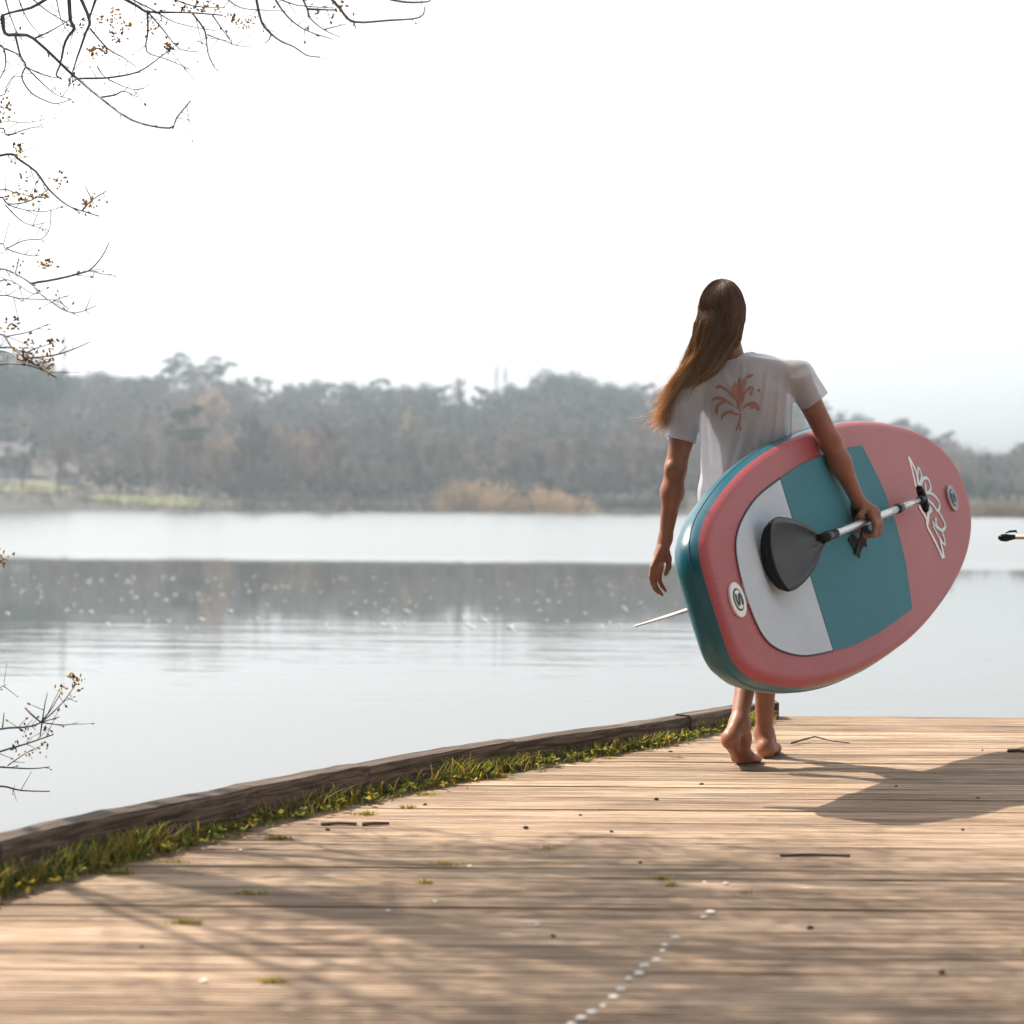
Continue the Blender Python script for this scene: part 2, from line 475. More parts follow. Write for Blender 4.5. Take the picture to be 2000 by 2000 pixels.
for i in range(8200):
    yv = 2.6 + (8.95 - 2.6) * (rnd.random() ** 1.0)
    p, o_ = kerb_pt(yv)
    clump = 0.5 + 0.5 * math.sin(yv * 5.1) * math.sin(yv * 2.3 + 1)
    if rnd.random() > 0.18 + 0.9 * clump * clump: continue
    dist = 0.006 + abs(rnd.gauss(0, 0.032))
    near = max(0.0, min(1.0, (6.2 - yv) / 1.6))
    h = rnd.uniform(0.022, 0.075) * (1 + 0.9 * near) * (1.25 - min(1, dist / 0.12)) * (0.6 + 0.7 * clump)
    if rnd.random() < 0.06: h *= 1.8
    far = (yv - 6) / 3
    kind = rnd.choices(['green', 'yellow', 'dark', 'straw'], [5, 4.5 + 4 * max(0, far), 1.6, 1.6])[0]
    if dist > 0.055: kind = rnd.choice(['yellow', 'straw', 'green']); h *= 0.6
    h = min(h, .088 if yv < 7 else .06)
    blade(g, p + o_ * dist + Vector((0, 0, -0.001)), h, rnd.uniform(0.0011, 0.0024), (rnd.gauss(0, .5), rnd.gauss(0, .4)), kind)
for i in range(900):                                   # little broad-leaved weeds
    yv = rnd.uniform(3.4, 8.9); p, o_ = kerb_pt(yv); dist = 0.01 + abs(rnd.gauss(0, .04))
    q = p + o_ * dist + Vector((0, 0, rnd.uniform(0.004, 0.03)))
    for k in range(4):
        leaf(g, q, Vector((rnd.gauss(0, 1), rnd.gauss(0, 1), rnd.uniform(0.1, .8))), Vector((0, 0, 1)), rnd.uniform(.010, .024), rnd.uniform(.004, .008), rnd.choice(['green', 'green', 'dark', 'yellow']))
tag(g.build('grass', M_grass), 'strip of grass and weeds growing against the kerb', 'grass', kind='stuff')
ms = MB()
patches = [(-0.60, 4.93, .06), (-0.30, 6.34, .03), (0.37, 5.17, .03), (0.385, 5.08, .025), (-0.22, 6.9, .07), (-0.26, 6.62, .05), (-0.42, 6.2, .05), (-0.62, 5.75, .05), (-0.16, 5.35, .05), (0.10, 5.62, .015), (0.55, 4.98, .02), (1.06, 4.35, .02), (-0.2, 5.1, .03), (-0.45, 4.05, .04), (.6, 7.6, .03), (.35, 7.55, .04), (-.05, 7.05, .05), (-.7, 4.6, .05), (-.95, 5.2, .05), (-.85, 5.35, .06)]
for x, yv, r in patches:
    for k in range(int(2200 * r)):
        a, q = rnd.uniform(0, 6.28), r * .55 * rnd.random()
        blade(ms, Vector((x + math.cos(a) * q * 1.6, yv + math.sin(a) * q * .5, -0.003)), rnd.uniform(.005, .016), rnd.uniform(.001, .002), (rnd.gauss(0, .8), rnd.gauss(0, .8)), rnd.choice(['yellow', 'yellow', 'green', 'straw']))
tag(ms.build('moss', M_grass), 'small yellow-green moss tufts between the planks', 'moss', kind='stuff')

M_crumb = simple('bark_crumb', (0.035, 0.026, 0.024), 0.9, 0.3, 60)
M_stick = simple('fallen_twig', (0.09, 0.065, 0.055), 0.85, 0.3, 40)
M_white = simple('white_spot', (0.75, 0.74, 0.72), 0.7, 0.08, 40)
def pebble(name, x, yv, r, mat, flat=0.6):
    bm = bmesh.new(); bmesh.ops.create_icosphere(bm, subdivisions=1, radius=r)
    for v in bm.verts:
        v.co *= rnd.uniform(.75, 1.2); v.co.z *= flat
    me = bpy.data.meshes.new(name); bm.to_mesh(me); bm.free()
    o = link(name, me, mat); o.location = (x, yv, r * flat * .6); o.rotation_euler.z = rnd.uniform(0, 6); o.scale = (1.3, .9, 1)
    return o
for x, yv in [(0.205, 6.207), (0.281, 5.901), (0.331, 5.398), (0.093, 4.482), (0.045, 5.962), (-0.614, 4.963), (-0.255, 6.393), (0.916, 8.332), (1.453, 6.62), (1.27, 5.977), (0.847, 4.166), (0.585, 7.774), (1.248, 6.893), (0.647, 4.581), (-0.504, 5.897), (.62, 6.9), (.12, 7.2), (1.75, 7.9), (-.75, 4.35), (.45, 6.55)]:
    tag(pebble('bark_crumb', x, yv, rnd.uniform(.0045, .008), M_crumb), 'tiny dark crumb lying on the sunlit planks', 'debris', 'dark crumbs scattered on the jetty')
def stick(pts, r, label):
    b = MB(); b.tube([(x, y_, z) for x, y_, z in pts], [r * (1 - .12 * i) for i in range(len(pts))], 6)
    tag(b.build('fallen_twig', M_stick, smooth=True), label, 'twig')
stick([(1.06, 8.05, .006), (1.12, 8.13, .012), (1.17, 8.19, .016), (1.22, 8.10, .010), (1.285, 8.07, .006)], .004, 'bent thin twig on the planks right of the bare feet')
stick([(1.83, 7.85, .006), (1.87, 7.84, .009), (1.90, 7.83, .006)], .007, 'short thick dark twig near the right edge of the jetty')
stick([(-.53, 5.98, .005), (-.48, 5.985, .007), (-.43, 5.985, .005)], .006, 'dark straight stick beside the kerb grass, left of its twin')
stick([(-.415, 5.985, .005), (-.38, 5.99, .007), (-.34, 6.0, .005)], .006, 'shorter dark stick just right of its twin by the grass')
stick([(.70, 5.51, .004), (.78, 5.515, .006), (.88, 5.51, .004)], .005, 'flat dark splinter in the middle of the sunlit planks')
# row of white spots in the foreground
spots = [(0.451, 4.764), (0.43, 4.703), (0.349, 4.48), (0.321, 4.406), (0.313, 4.347), (0.295, 4.259), (0.269, 4.21), (0.252, 4.139), (0.231, 4.092), (0.21, 4.003), (0.194, 3.939), (0.172, 3.871), (0.149, 3.825), (0.129, 3.781), (.11, 3.73), (.09, 3.67), (-.58, 4.05), (-.17, 4.86), (-.1, 5.33), (.06, 4.6), (-.27, 4.75), (.52, 5.12), (.47, 5.13), (-.70, 5.55), (-.34, 6.72)]
for i, (x, yv) in enumerate(spots):
    k = 9; r = rnd.uniform(.006, .0105) * (1.15 if i < 16 else .9)
    v = [(math.cos(q * 6.283 / k) * r * rnd.uniform(.75, 1.2), math.sin(q * 6.283 / k) * r * rnd.uniform(.8, 1.3), 0) for q in range(k)]
    top = [(a * .7, b * .7, .0022) for a, b, _ in v]
    o = link('white_spot', mesh('white_spot', v + top, [tuple(range(k, 2 * k))] + [(q, (q + 1) % k, k + (q + 1) % k, k + q) for q in range(k)]), M_white, jetty)
    o.location = (x, yv, .001)

# small pale flat specks at the water surface
fl = MB()
for i in range(170):
    yv = rnd.uniform(21, 36); x = rnd.uniform(-.245, .10) * yv
    r = rnd.uniform(.010, .026) * (1.4 if rnd.random() < .2 else 1)
    fl.add([(x + math.cos(a) * r * 1.4, yv + math.sin(a) * r * 1.2, WATER_Z + .004 + .008 * (a % 2)) for a in (0, 1.2, 2.4, 3.6, 4.9)], [(0, 1, 2, 3, 4)])
tag(fl.build('water_specks', M_white), 'scattered pale specks on the dark reflection', 'flecks', kind='stuff')

# ------------------------------------------------------------------ overhanging tree at left
BRANCHES = [([(-1.592,6.633,2.411),(-1.615,6.761,2.383),(-1.59,6.817,2.391),(-1.554,6.895,2.395),(-1.442,6.949,2.292),(-1.422,6.932,2.277),(-1.317,6.778,2.186),(-1.164,6.499,2.065),(-1.017,6.286,2.005),(-1.0,6.316,2.041),(-0.969,6.383,2.104)],0.00265),([(-1.462,6.688,2.48),(-1.519,6.696,2.45),(-1.572,6.648,2.423),(-1.6,6.645,2.406),(-1.615,6.761,2.383)],0.00234),([(-1.412,6.756,2.497),(-1.438,6.906,2.458),(-1.435,6.949,2.442),(-1.469,6.976,2.406),(-1.485,6.975,2.331),(-1.492,6.946,2.291),(-1.471,6.929,2.272)],0.00281),([(-1.382,6.786,2.504),(-1.382,6.935,2.464),(-1.402,6.975,2.436),(-1.435,6.991,2.351),(-1.442,6.949,2.292)],0.0025),([(-1.338,6.817,2.512),(-1.384,6.929,2.466)],0.00203),([(-1.26,6.838,2.517),(-1.213,6.868,2.495),(-1.189,6.871,2.481),(-1.124,6.831,2.469),(-1.029,6.745,2.449),(-0.905,6.606,2.41)],0.00234),([(-1.183,6.868,2.48),(-1.188,6.907,2.426),(-1.188,6.888,2.356),(-1.108,6.786,2.311),(-1.01,6.628,2.247)],0.00156),([(-1.413,6.927,2.275),(-1.313,6.884,2.269),(-1.204,6.827,2.278),(-1.13,6.818,2.326),(-1.086,6.801,2.355)],0.00156),([(-1.317,6.778,2.186),(-1.263,6.75,2.189),(-1.235,6.746,2.2),(-1.172,6.644,2.162)],0.0014),([(-1.64,6.747,2.364),(-1.632,6.82,2.347),(-1.634,6.846,2.295),(-1.647,6.803,2.238)],0.00203),([(-1.594,6.811,2.389),(-1.596,6.894,2.338),(-1.583,6.91,2.312),(-1.59,6.883,2.27),(-1.554,6.854,2.215),(-1.499,6.829,2.183),(-1.459,6.813,2.172),(-1.416,6.825,2.189)],0.00156),([(-1.583,6.909,2.308),(-1.532,6.905,2.258),(-1.472,6.858,2.208),(-1.416,6.825,2.189)],0.00109),([(-1.629,6.824,2.348),(-1.596,6.892,2.341)],0.0014),([(-1.583,6.909,2.308),(-1.53,6.93,2.285),(-1.472,6.933,2.276)],0.00101),([(-1.554,6.895,2.395),(-1.509,6.909,2.421),(-1.45,6.903,2.453)],0.0014),([(-1.388,6.966,2.446),(-1.333,6.986,2.384),(-1.274,6.94,2.347),(-1.219,6.864,2.302)],0.00133),([(-1.361,6.957,2.32),(-1.324,6.895,2.274),(-1.246,6.787,2.224),(-1.182,6.704,2.197),(-1.145,6.702,2.216)],0.00101),([(-1.18,6.871,2.476),(-1.128,6.858,2.416),(-1.065,6.772,2.341),(-0.991,6.677,2.312)],0.00125),([(-1.02,6.735,2.446),(-0.973,6.692,2.381),(-0.956,6.637,2.305),(-0.921,6.533,2.237),(-0.9,6.488,2.215)],0.0014),([(-0.963,6.677,2.365),(-0.894,6.586,2.326),(-0.855,6.531,2.302),(-0.791,6.453,2.28)],0.00101),([(-0.943,6.652,2.42),(-0.875,6.563,2.322)],0.00109),([(-0.781,6.429,2.424),(-0.767,6.441,2.358),(-0.74,6.416,2.319),(-0.7,6.373,2.282),(-0.655,6.333,2.256),(-0.614,6.303,2.225),(-0.575,6.294,2.219)],0.00187),([(-0.732,6.407,2.312),(-0.74,6.411,2.293),(-0.757,6.424,2.285)],0.00109),([(-0.718,6.351,2.406),(-0.679,6.337,2.35),(-0.623,6.311,2.303),(-0.538,6.294,2.271)],0.0014),([(-0.624,6.244,2.382),(-0.61,6.261,2.352),(-0.604,6.278,2.33),(-0.564,6.282,2.297),(-0.515,6.292,2.277)],0.0014),([(-0.61,6.261,2.352),(-0.524,6.21,2.338)],0.00156),([(-0.535,6.17,2.365),(-0.508,6.201,2.339),(-0.474,6.25,2.313),(-0.372,6.293,2.328),(-0.285,6.367,2.354),(-0.267,6.306,2.373)],0.00203),([(-0.474,6.25,2.313),(-0.467,6.279,2.298)],0.00101),([(-0.382,6.148,2.361),(-0.323,6.216,2.364),(-0.259,6.281,2.381),(-0.248,6.268,2.389)],0.00172),([(-0.564,6.282,2.297),(-0.497,6.256,2.308)],0.00101),([(-0.623,6.311,2.303),(-0.606,6.295,2.311)],0.00094),([(-1.625,6.706,1.986),(-1.571,6.708,1.99),(-1.561,6.712,1.979),(-1.504,6.712,1.939),(-1.465,6.72,1.885),(-1.401,6.683,1.832),(-1.34,6.622,1.805),(-1.273,6.548,1.779)],0.00218),([(-1.34,6.622,1.805),(-1.297,6.562,1.831),(-1.234,6.477,1.848)],0.00125),([(-1.297,6.562,1.831),(-1.323,6.572,1.877)],0.00094),([(-1.655,6.833,1.896),(-1.601,6.82,1.89),(-1.529,6.789,1.87)],0.0014),([(-1.662,6.861,1.879),(-1.63,6.87,1.859),(-1.561,6.824,1.858),(-1.509,6.77,1.871),(-1.465,6.72,1.885)],0.00156),([(-1.63,6.874,1.856),(-1.565,6.843,1.836),(-1.485,6.775,1.823),(-1.432,6.719,1.828)],0.00094),([(-1.64,6.878,1.857),(-1.589,6.874,1.807),(-1.538,6.831,1.786),(-1.486,6.782,1.791)],0.00094),([(-1.677,6.928,1.739),(-1.641,6.889,1.718),(-1.584,6.855,1.736),(-1.544,6.822,1.739),(-1.502,6.781,1.736),(-1.474,6.766,1.761),(-1.466,6.761,1.793)],0.00117),([(-1.641,6.889,1.718),(-1.574,6.812,1.693),(-1.518,6.746,1.678),(-1.493,6.725,1.68)],0.00109),([(-1.502,6.781,1.736),(-1.485,6.755,1.721)],0.00086),([(-1.649,6.814,1.644),(-1.566,6.707,1.617),(-1.486,6.569,1.574),(-1.439,6.463,1.538),(-1.37,6.325,1.495),(-1.298,6.199,1.457),(-1.25,6.148,1.45),(-1.2,6.139,1.468)],0.00156),([(-1.486,6.569,1.574),(-1.389,6.485,1.579),(-1.299,6.421,1.592),(-1.269,6.412,1.603),(-1.242,6.443,1.645),(-1.227,6.473,1.691)],0.00172),([(-1.267,6.402,1.597),(-1.221,6.337,1.58),(-1.184,6.302,1.575)],0.00086),([(-1.602,6.619,1.541),(-1.499,6.491,1.52),(-1.394,6.367,1.506),(-1.354,6.323,1.502),(-1.325,6.312,1.512)],0.00117),([(-1.354,6.323,1.502),(-1.303,6.226,1.471)],0.00101),([(-1.628,6.725,1.594),(-1.562,6.66,1.588),(-1.468,6.49,1.537),(-1.436,6.451,1.532)],0.00117),([(-1.566,6.707,1.617),(-1.575,6.781,1.665)],0.00101),([(-1.543,6.378,1.403),(-1.48,6.283,1.362),(-1.418,6.207,1.32),(-1.315,6.148,1.26)],0.00203),([(-1.507,6.331,1.392),(-1.448,6.272,1.396),(-1.41,6.237,1.401),(-1.349,6.198,1.42)],0.00101),([(-1.533,6.339,1.358),(-1.438,6.231,1.343),(-1.389,6.178,1.333)],0.00156),([(-1.532,6.335,1.35),(-1.437,6.228,1.313)],0.00156),([(-1.418,6.207,1.32),(-1.323,6.116,1.322),(-1.262,6.065,1.333),(-1.22,6.037,1.346),(-1.196,6.024,1.355)],0.00125),([(-1.531,6.331,1.309),(-1.409,6.202,1.299),(-1.355,6.161,1.28)],0.00156),([(-1.418,6.208,1.335),(-1.38,6.172,1.347),(-1.316,6.114,1.358)],0.00109),([(-1.624,6.699,2.089),(-1.542,6.735,2.096),(-1.483,6.746,2.11)],0.00094),([(-1.59,6.699,2.049),(-1.523,6.722,2.078),(-1.474,6.717,2.08)],0.00094),([(-1.64,6.763,2.181),(-1.624,6.817,2.224),(-1.613,6.86,2.265),(-1.59,6.883,2.27)],0.00117),([(-1.622,6.691,2.072),(-1.598,6.697,2.054),(-1.59,6.699,2.049)],0.00156),([(-1.501,6.616,2.463),(-1.488,6.773,2.46),(-1.452,6.911,2.45),(-1.429,6.962,2.437)],0.00109),([(-1.444,6.716,2.487),(-1.463,6.885,2.453),(-1.448,6.972,2.422)],0.00094),([(-1.554,6.503,2.436),(-1.577,6.667,2.419),(-1.589,6.826,2.389)],0.00125),([(-1.528,6.56,2.45),(-1.546,6.778,2.428),(-1.529,6.922,2.402)],0.00094),([(-1.24,6.837,2.517),(-1.161,6.852,2.48),(-1.079,6.808,2.43),(-0.934,6.646,2.371)],0.00117),([(-0.892,6.568,2.456),(-0.838,6.515,2.413),(-0.747,6.406,2.381),(-0.678,6.329,2.361)],0.00109),([(-1.099,6.775,2.504),(-1.009,6.713,2.462),(-0.894,6.584,2.43)],0.00125),([(-0.71,6.34,2.404),(-0.643,6.281,2.368),(-0.531,6.204,2.343)],0.00117),([(-1.568,6.509,0.206),(-1.502,6.605,0.204),(-1.462,6.638,0.216),(-1.415,6.678,0.261),(-1.392,6.723,0.297),(-1.38,6.767,0.325)],0.00172),([(-1.462,6.638,0.216),(-1.434,6.657,0.255),(-1.414,6.711,0.306)],0.00125),([(-1.459,6.641,0.216),(-1.451,6.643,0.272),(-1.448,6.667,0.306)],0.00101),([(-1.462,6.638,0.216),(-1.485,6.598,0.244),(-1.498,6.573,0.267)],0.00109),([(-1.459,6.641,0.216),(-1.411,6.675,0.229)],0.00101),([(-1.459,6.641,0.214),(-1.4,6.687,0.202),(-1.359,6.698,0.209)],0.00094),([(-1.459,6.641,0.216),(-1.473,6.675,0.164)],0.00125),([(-1.597,6.631,0.121),(-1.516,6.67,0.144),(-1.436,6.69,0.171)],0.00218),([(-1.62,6.729,0.064),(-1.533,6.816,0.048),(-1.473,6.824,0.053)],0.00172),([(-1.591,6.75,0.066),(-1.519,6.715,0.114),(-1.47,6.712,0.136)],0.00086),([(-1.651,6.857,-0.014),(-1.59,6.925,-0.037),(-1.498,6.935,-0.041)],0.00203),([(-1.554,6.522,0.212),(-1.543,6.496,0.259)],0.00094),([(-1.558,6.467,0.335),(-1.548,6.509,0.357)],0.00109)]
BUDS = [(-0.98,6.685,2.451),(-1.029,6.741,2.456),(-0.933,6.631,2.439),(-1.064,6.76,2.484),(-0.96,6.657,2.456),(-1.008,6.709,2.468),(-1.295,6.91,2.484),(-1.319,6.951,2.46),(-1.342,6.942,2.466),(-1.293,6.93,2.472),(-1.376,6.993,2.369),(-1.36,6.994,2.386),(-1.389,6.998,2.378),(-1.342,6.988,2.379),(-1.324,6.981,2.425),(-1.279,6.963,2.43),(-1.259,6.942,2.45),(-1.294,6.973,2.415),(-1.176,6.896,2.432),(-1.114,6.825,2.352),(-1.106,6.821,2.359),(-1.095,6.808,2.353),(-1.438,6.928,2.272),(-1.43,6.915,2.261),(-1.413,6.947,2.45),(-0.868,6.564,2.385),(-0.821,6.508,2.365),(-0.803,6.484,2.367),(-0.877,6.575,2.39),(-0.594,6.251,2.346),(-0.524,6.214,2.336),(-0.515,6.197,2.342),(-1.558,6.7,2.017),(-1.563,6.701,2.01),(-1.604,6.829,1.883),(-1.545,6.753,1.921),(-1.539,6.796,1.871),(-1.574,6.805,1.888),(-1.488,6.75,1.873),(-1.51,6.777,1.863),(-1.411,6.653,1.907),(-1.432,6.676,1.902),(-1.308,6.577,1.826),(-1.297,6.562,1.831),(-1.315,6.589,1.816),(-1.567,6.75,1.646),(-1.466,6.655,1.644),(-1.451,6.626,1.633),(-1.44,6.634,1.647),(-1.498,6.357,1.428),(-1.481,6.348,1.435),(-1.498,6.344,1.416),(-1.418,6.207,1.32),(-1.408,6.198,1.334),(-1.414,6.204,1.312),(-1.427,6.217,1.328),(-1.342,6.136,1.308),(-1.333,6.125,1.315),(-1.324,6.117,1.317),(-1.347,6.144,1.298),(-1.307,6.107,1.361),(-1.325,6.121,1.356),(-1.401,6.198,1.361),(-1.618,6.748,2.146),(-1.596,6.756,2.14),(-1.615,6.726,2.118),(-1.382,6.775,0.333),(-1.388,6.779,0.341),(-1.38,6.781,0.336),(-1.415,6.717,0.313),(-1.382,6.753,0.315),(-1.506,6.621,0.186),(-1.447,6.679,0.177),(-1.473,6.728,0.123),(-1.519,6.715,0.114),(-1.543,6.646,0.143),(-1.462,6.112,0.734),(-1.468,6.132,0.723),(-1.454,6.086,0.749)]

tree = tag(empty('budding_tree', (0, 0, 0)), 'bare overhanging tree with opening buds at the left edge', 'tree')
tb = MB()
trunk_pts = [(-3.55, 7.15, -.6), (-3.5, 7.1, .4), (-3.42, 7.0, 1.4), (-3.38, 6.95, 2.4), (-3.25, 6.8, 3.4), (-3.3, 6.6, 4.6), (-3.1, 6.4, 6.0)]
tb.tube(trunk_pts, [.17, .14, .125, .11, .09, .065, .03], 12)
tb.build('trunk', M_bark, tree, True)
limbs = [([(-3.38, 6.95, 2.3), (-2.7, 6.8, 2.6), (-2.0, 6.62, 2.72), (-1.0, 6.45, 2.78), (-.2, 6.35, 2.82)], .035, .006),
         ([(-3.4, 7.0, 2.0), (-2.6, 6.9, 2.35), (-2.15, 6.8, 2.2), (-2.0, 6.75, 1.7), (-1.95, 6.7, 1.1), (-1.98, 6.68, .5), (-1.92, 6.6, -.02)], .028, .006),
         ([(-3.25, 6.8, 3.3), (-2.6, 6.3, 3.7), (-1.6, 5.9, 3.8), (-.5, 5.6, 3.7)], .018, .004),
         ([(-3.3, 6.7, 3.8), (-2.7, 5.9, 4.2), (-2.0, 5.2, 4.3), (-1.0, 4.8, 4.2)], .016, .004),
         ([(-3.38, 6.95, 2.6), (-2.9, 6.1, 3.0), (-2.3, 5.4, 3.2), (-1.5, 4.9, 3.2)], .016, .004),
         ([(-3.3, 6.8, 3.1), (-2.5, 6.9, 3.3), (-1.3, 6.9, 3.3), (.1, 6.7, 3.25)], .016, .004),
         ([(-3.2, 6.7, 3.5), (-2.3, 6.1, 3.1), (-1.2, 5.7, 2.85), (.3, 5.5, 2.75)], .015, .004),
         ([(-3.3, 6.6, 3.0), (-2.5, 5.5, 2.9), (-1.9, 4.9, 2.75), (-.9, 4.6, 2.6)], .015, .004)]
lb = MB()
def lerp_path(P, s):
    s *= len(P) - 1; i = min(int(s), len(P) - 2)
    return Vector(P[i]).lerp(Vector(P[i + 1]), s - i)
for P_, ra, rb in limbs:
    n_ = 12
    pts = [lerp_path(P_, q / n_) + Vector((rnd.gauss(0, .015), rnd.gauss(0, .015), rnd.gauss(0, .012))) for q in range(n_ + 1)]
    lb.tube(pts, [ra + (rb - ra) * q / n_ for q in range(n_ + 1)], 7)
lb.build('limbs', M_bark, tree, True)
tw = MB(); bd = MB()
def bud(p, d, s=1.0):
    c = rnd.choice([(.62, .42, .10), (.72, .52, .14), (.34, .20, .09), (.22, .16, .11), (.55, .36, .10)])
    d = Vector(d).normalized(); a = d.cross(Vector((.3, .5, .8))).normalized(); b = d.cross(a)
    L = rnd.uniform(.010, .020) * s; w_ = L * rnd.uniform(.20, .30)
    ring = [p + d * L * .45 + (a * math.cos(t) + b * math.sin(t)) * w_ for t in (0, 1.57, 3.14, 4.71)]
    bd.add([p] + ring + [p + d * L], [(0, 1, 2), (0, 2, 3), (0, 3, 4), (0, 4, 1), (5, 2, 1), (5, 3, 2), (5, 4, 3), (5, 1, 4)], c)
def rv(s=1): return Vector((rnd.gauss(0, s), rnd.gauss(0, s), rnd.gauss(0, s)))
def smooth_path(P, m=4):
    P = [Vector(p) for p in P]; out = []
    for i in range(len(P) - 1):
        p0 = P[max(i - 1, 0)]; p1 = P[i]; p2 = P[i + 1]; p3 = P[min(i + 2, len(P) - 1)]
        for q in range(m):
            t = q / m
            out.append(0.5 * ((2 * p1) + (p2 - p0) * t + (2 * p0 - 5 * p1 + 4 * p2 - p3) * t * t + (3 * p1 - p0 - 3 * p2 + p3) * t ** 3))
    out.append(P[-1]); return out
limb_samples = [(lerp_path(P_, q / 40), i) for i, (P_, _, _) in enumerate(limbs[:2]) for q in range(41)]
for P_, r in BRANCHES:
    P_ = [Vector(p) for p in P_]
    s0 = P_[0]
    off = s0.x < -.2405 * s0.y or s0.z > .92 + .2395 * s0.y      # enters the picture from outside: join it to the nearest limb
    if off:
        near = min(limb_samples, key=lambda q: (q[0] - s0).length)[0]
        mid = near.lerp(s0, .5) + rv(.02)
        P_ = [near, mid] + P_
    pts = smooth_path(P_, 3)
    n_ = len(pts)
    tw.tube(pts, [max(.0011, 2.0 * r * (1.25 - .85 * q / n_)) for q in range(n_)], 5)
    L = sum((pts[i + 1] - pts[i]).length for i in range(n_ - 1))
    for k in range(int(L / .055)):                                   # short side spurs with a bud now and then
        i = rnd.randrange(1, n_ - 1)
        d = (rv(1) + (pts[i + 1] - pts[i]).normalized() * .8).normalized()
        e = pts[i] + d * rnd.uniform(.008, .05) * (2 if rnd.random() < .25 else 1)
        tw.tube([pts[i], e], [.0014, .0008], 4, cap=False)
        if rnd.random() < .45: bud(e, d, .9)
for p in BUDS:
    p = Vector(p)
    for k in range(8): bud(p + rv(.011), rv(1) + Vector((0, 0, .4)), 1.0)
# the part of the crown above the picture, which throws the dappled shade
def inframe(p): return abs(p.x) < .25 * p.y + .1 and p.z < .92 + .245 * p.y + .05
def grow(p, d, L, r, lvl):
    pts = [p]; q = p.copy(); dd = d.copy(); n_ = 5
    for i in range(n_):
        dd = (dd + rv(.20)).normalized(); q = q + dd * L / n_
        if inframe(q): dd.z = abs(dd.z) + .3; q.z = max(q.z, .92 + .245 * q.y + .06)
        pts.append(q.copy())
    tw.tube(pts, [r * (1 - .7 * i / n_) for i in range(n_ + 1)], 4, cap=False)
    if lvl < 2:
        for k in range((5, 5)[lvl]):
            i = rnd.randrange(1, n_ + 1)
            grow(pts[i], (dd + rv(.75)).normalized(), L * rnd.uniform(.4, .65), r * .5, lvl + 1)
    elif rnd.random() < .5:
        for k in range(4): bud(pts[-1] + rv(.03), rv(1), 2.4)
for P_, ra, rb in limbs[2:] + limbs[:1]:
    for k in range(34):
        s = rnd.uniform(.2, 1); p = lerp_path(P_, s)
        d = Vector((rnd.uniform(.0, 1), rnd.uniform(-1, .6), rnd.uniform(-.3, .6))).normalized()
        if P_ is limbs[0][0]: d.z = abs(d.z) + .25
        grow(p, d, rnd.uniform(.5, .95), .0065, 0)
tw.build('twigs', M_twig, tree, True)
tag(bd.build('buds', M_bud, tree), kind='stuff')

# ------------------------------------------------------------------ far shore trees
M_fbark = simple('far_bark', (0.075, 0.06, 0.055), 0.9, 0.3, 1.0)
M_ftwig = leaf_mat('far_twigs', (0.155, 0.12, 0.108), 0.3, 0.0)
def wood_mass_mat(name, stops, sc):
    m, t, p = new_mat(name)
    n = N(t, 'ShaderNodeTexNoise', Scale=sc, Detail=4.0, Roughness=.6); t.links.new(coords(t, (1, .5, 1.6)), n.inputs['Vector'])
    t.links.new(ramp(t, n.outputs['Fac'], stops), p.inputs['Base Color']); p.inputs['Roughness'].default_value = .9; p.inputs['Specular IOR Level'].default_value = .1
    return m
M_massb = wood_mass_mat('brushwood_mass', [(.30, (.05, .048, .050)), (.46, (.125, .108, .105)), (.58, (.165, .115, .10)), (.72, (.34, .25, .18))], .075)
M_masse = wood_mass_mat('evergreen_mass', [(.32, (.018, .030, .022)), (.6, (.045, .065, .048)), (.8, (.075, .095, .06))], .075)
M_redtwig = leaf_mat('far_red_twigs', (0.20, 0.115, 0.095), 0.3, 0.0)
M_pine = leaf_mat('pine_needles', (0.035, 0.060, 0.040), 0.4, 0.12)
M_ever = leaf_mat('evergreen_leaves', (0.040, 0.062, 0.044), 0.4, 0.12)
M_gold = leaf_mat('golden_twigs', (0.42, 0.315, 0.20), 0.3, 0.4)
M_pale = leaf_mat('pale_blossom', (0.55, 0.40, 0.27), 0.2, 0.45)
def prism(mb, a, b, r):
    d = (b - a); s = d.cross(Vector((.37, .61, .7)))
    if s.length < 1e-6: s = d.cross(Vector((1, 0, 0)))
    s.normalize(); t = d.cross(s).normalized()
    mb.add([a + s * r, a + (-s * .5 + t * .87) * r, a + (-s * .5 - t * .87) * r, b], [(0, 1, 3), (1, 2, 3), (2, 0, 3)])
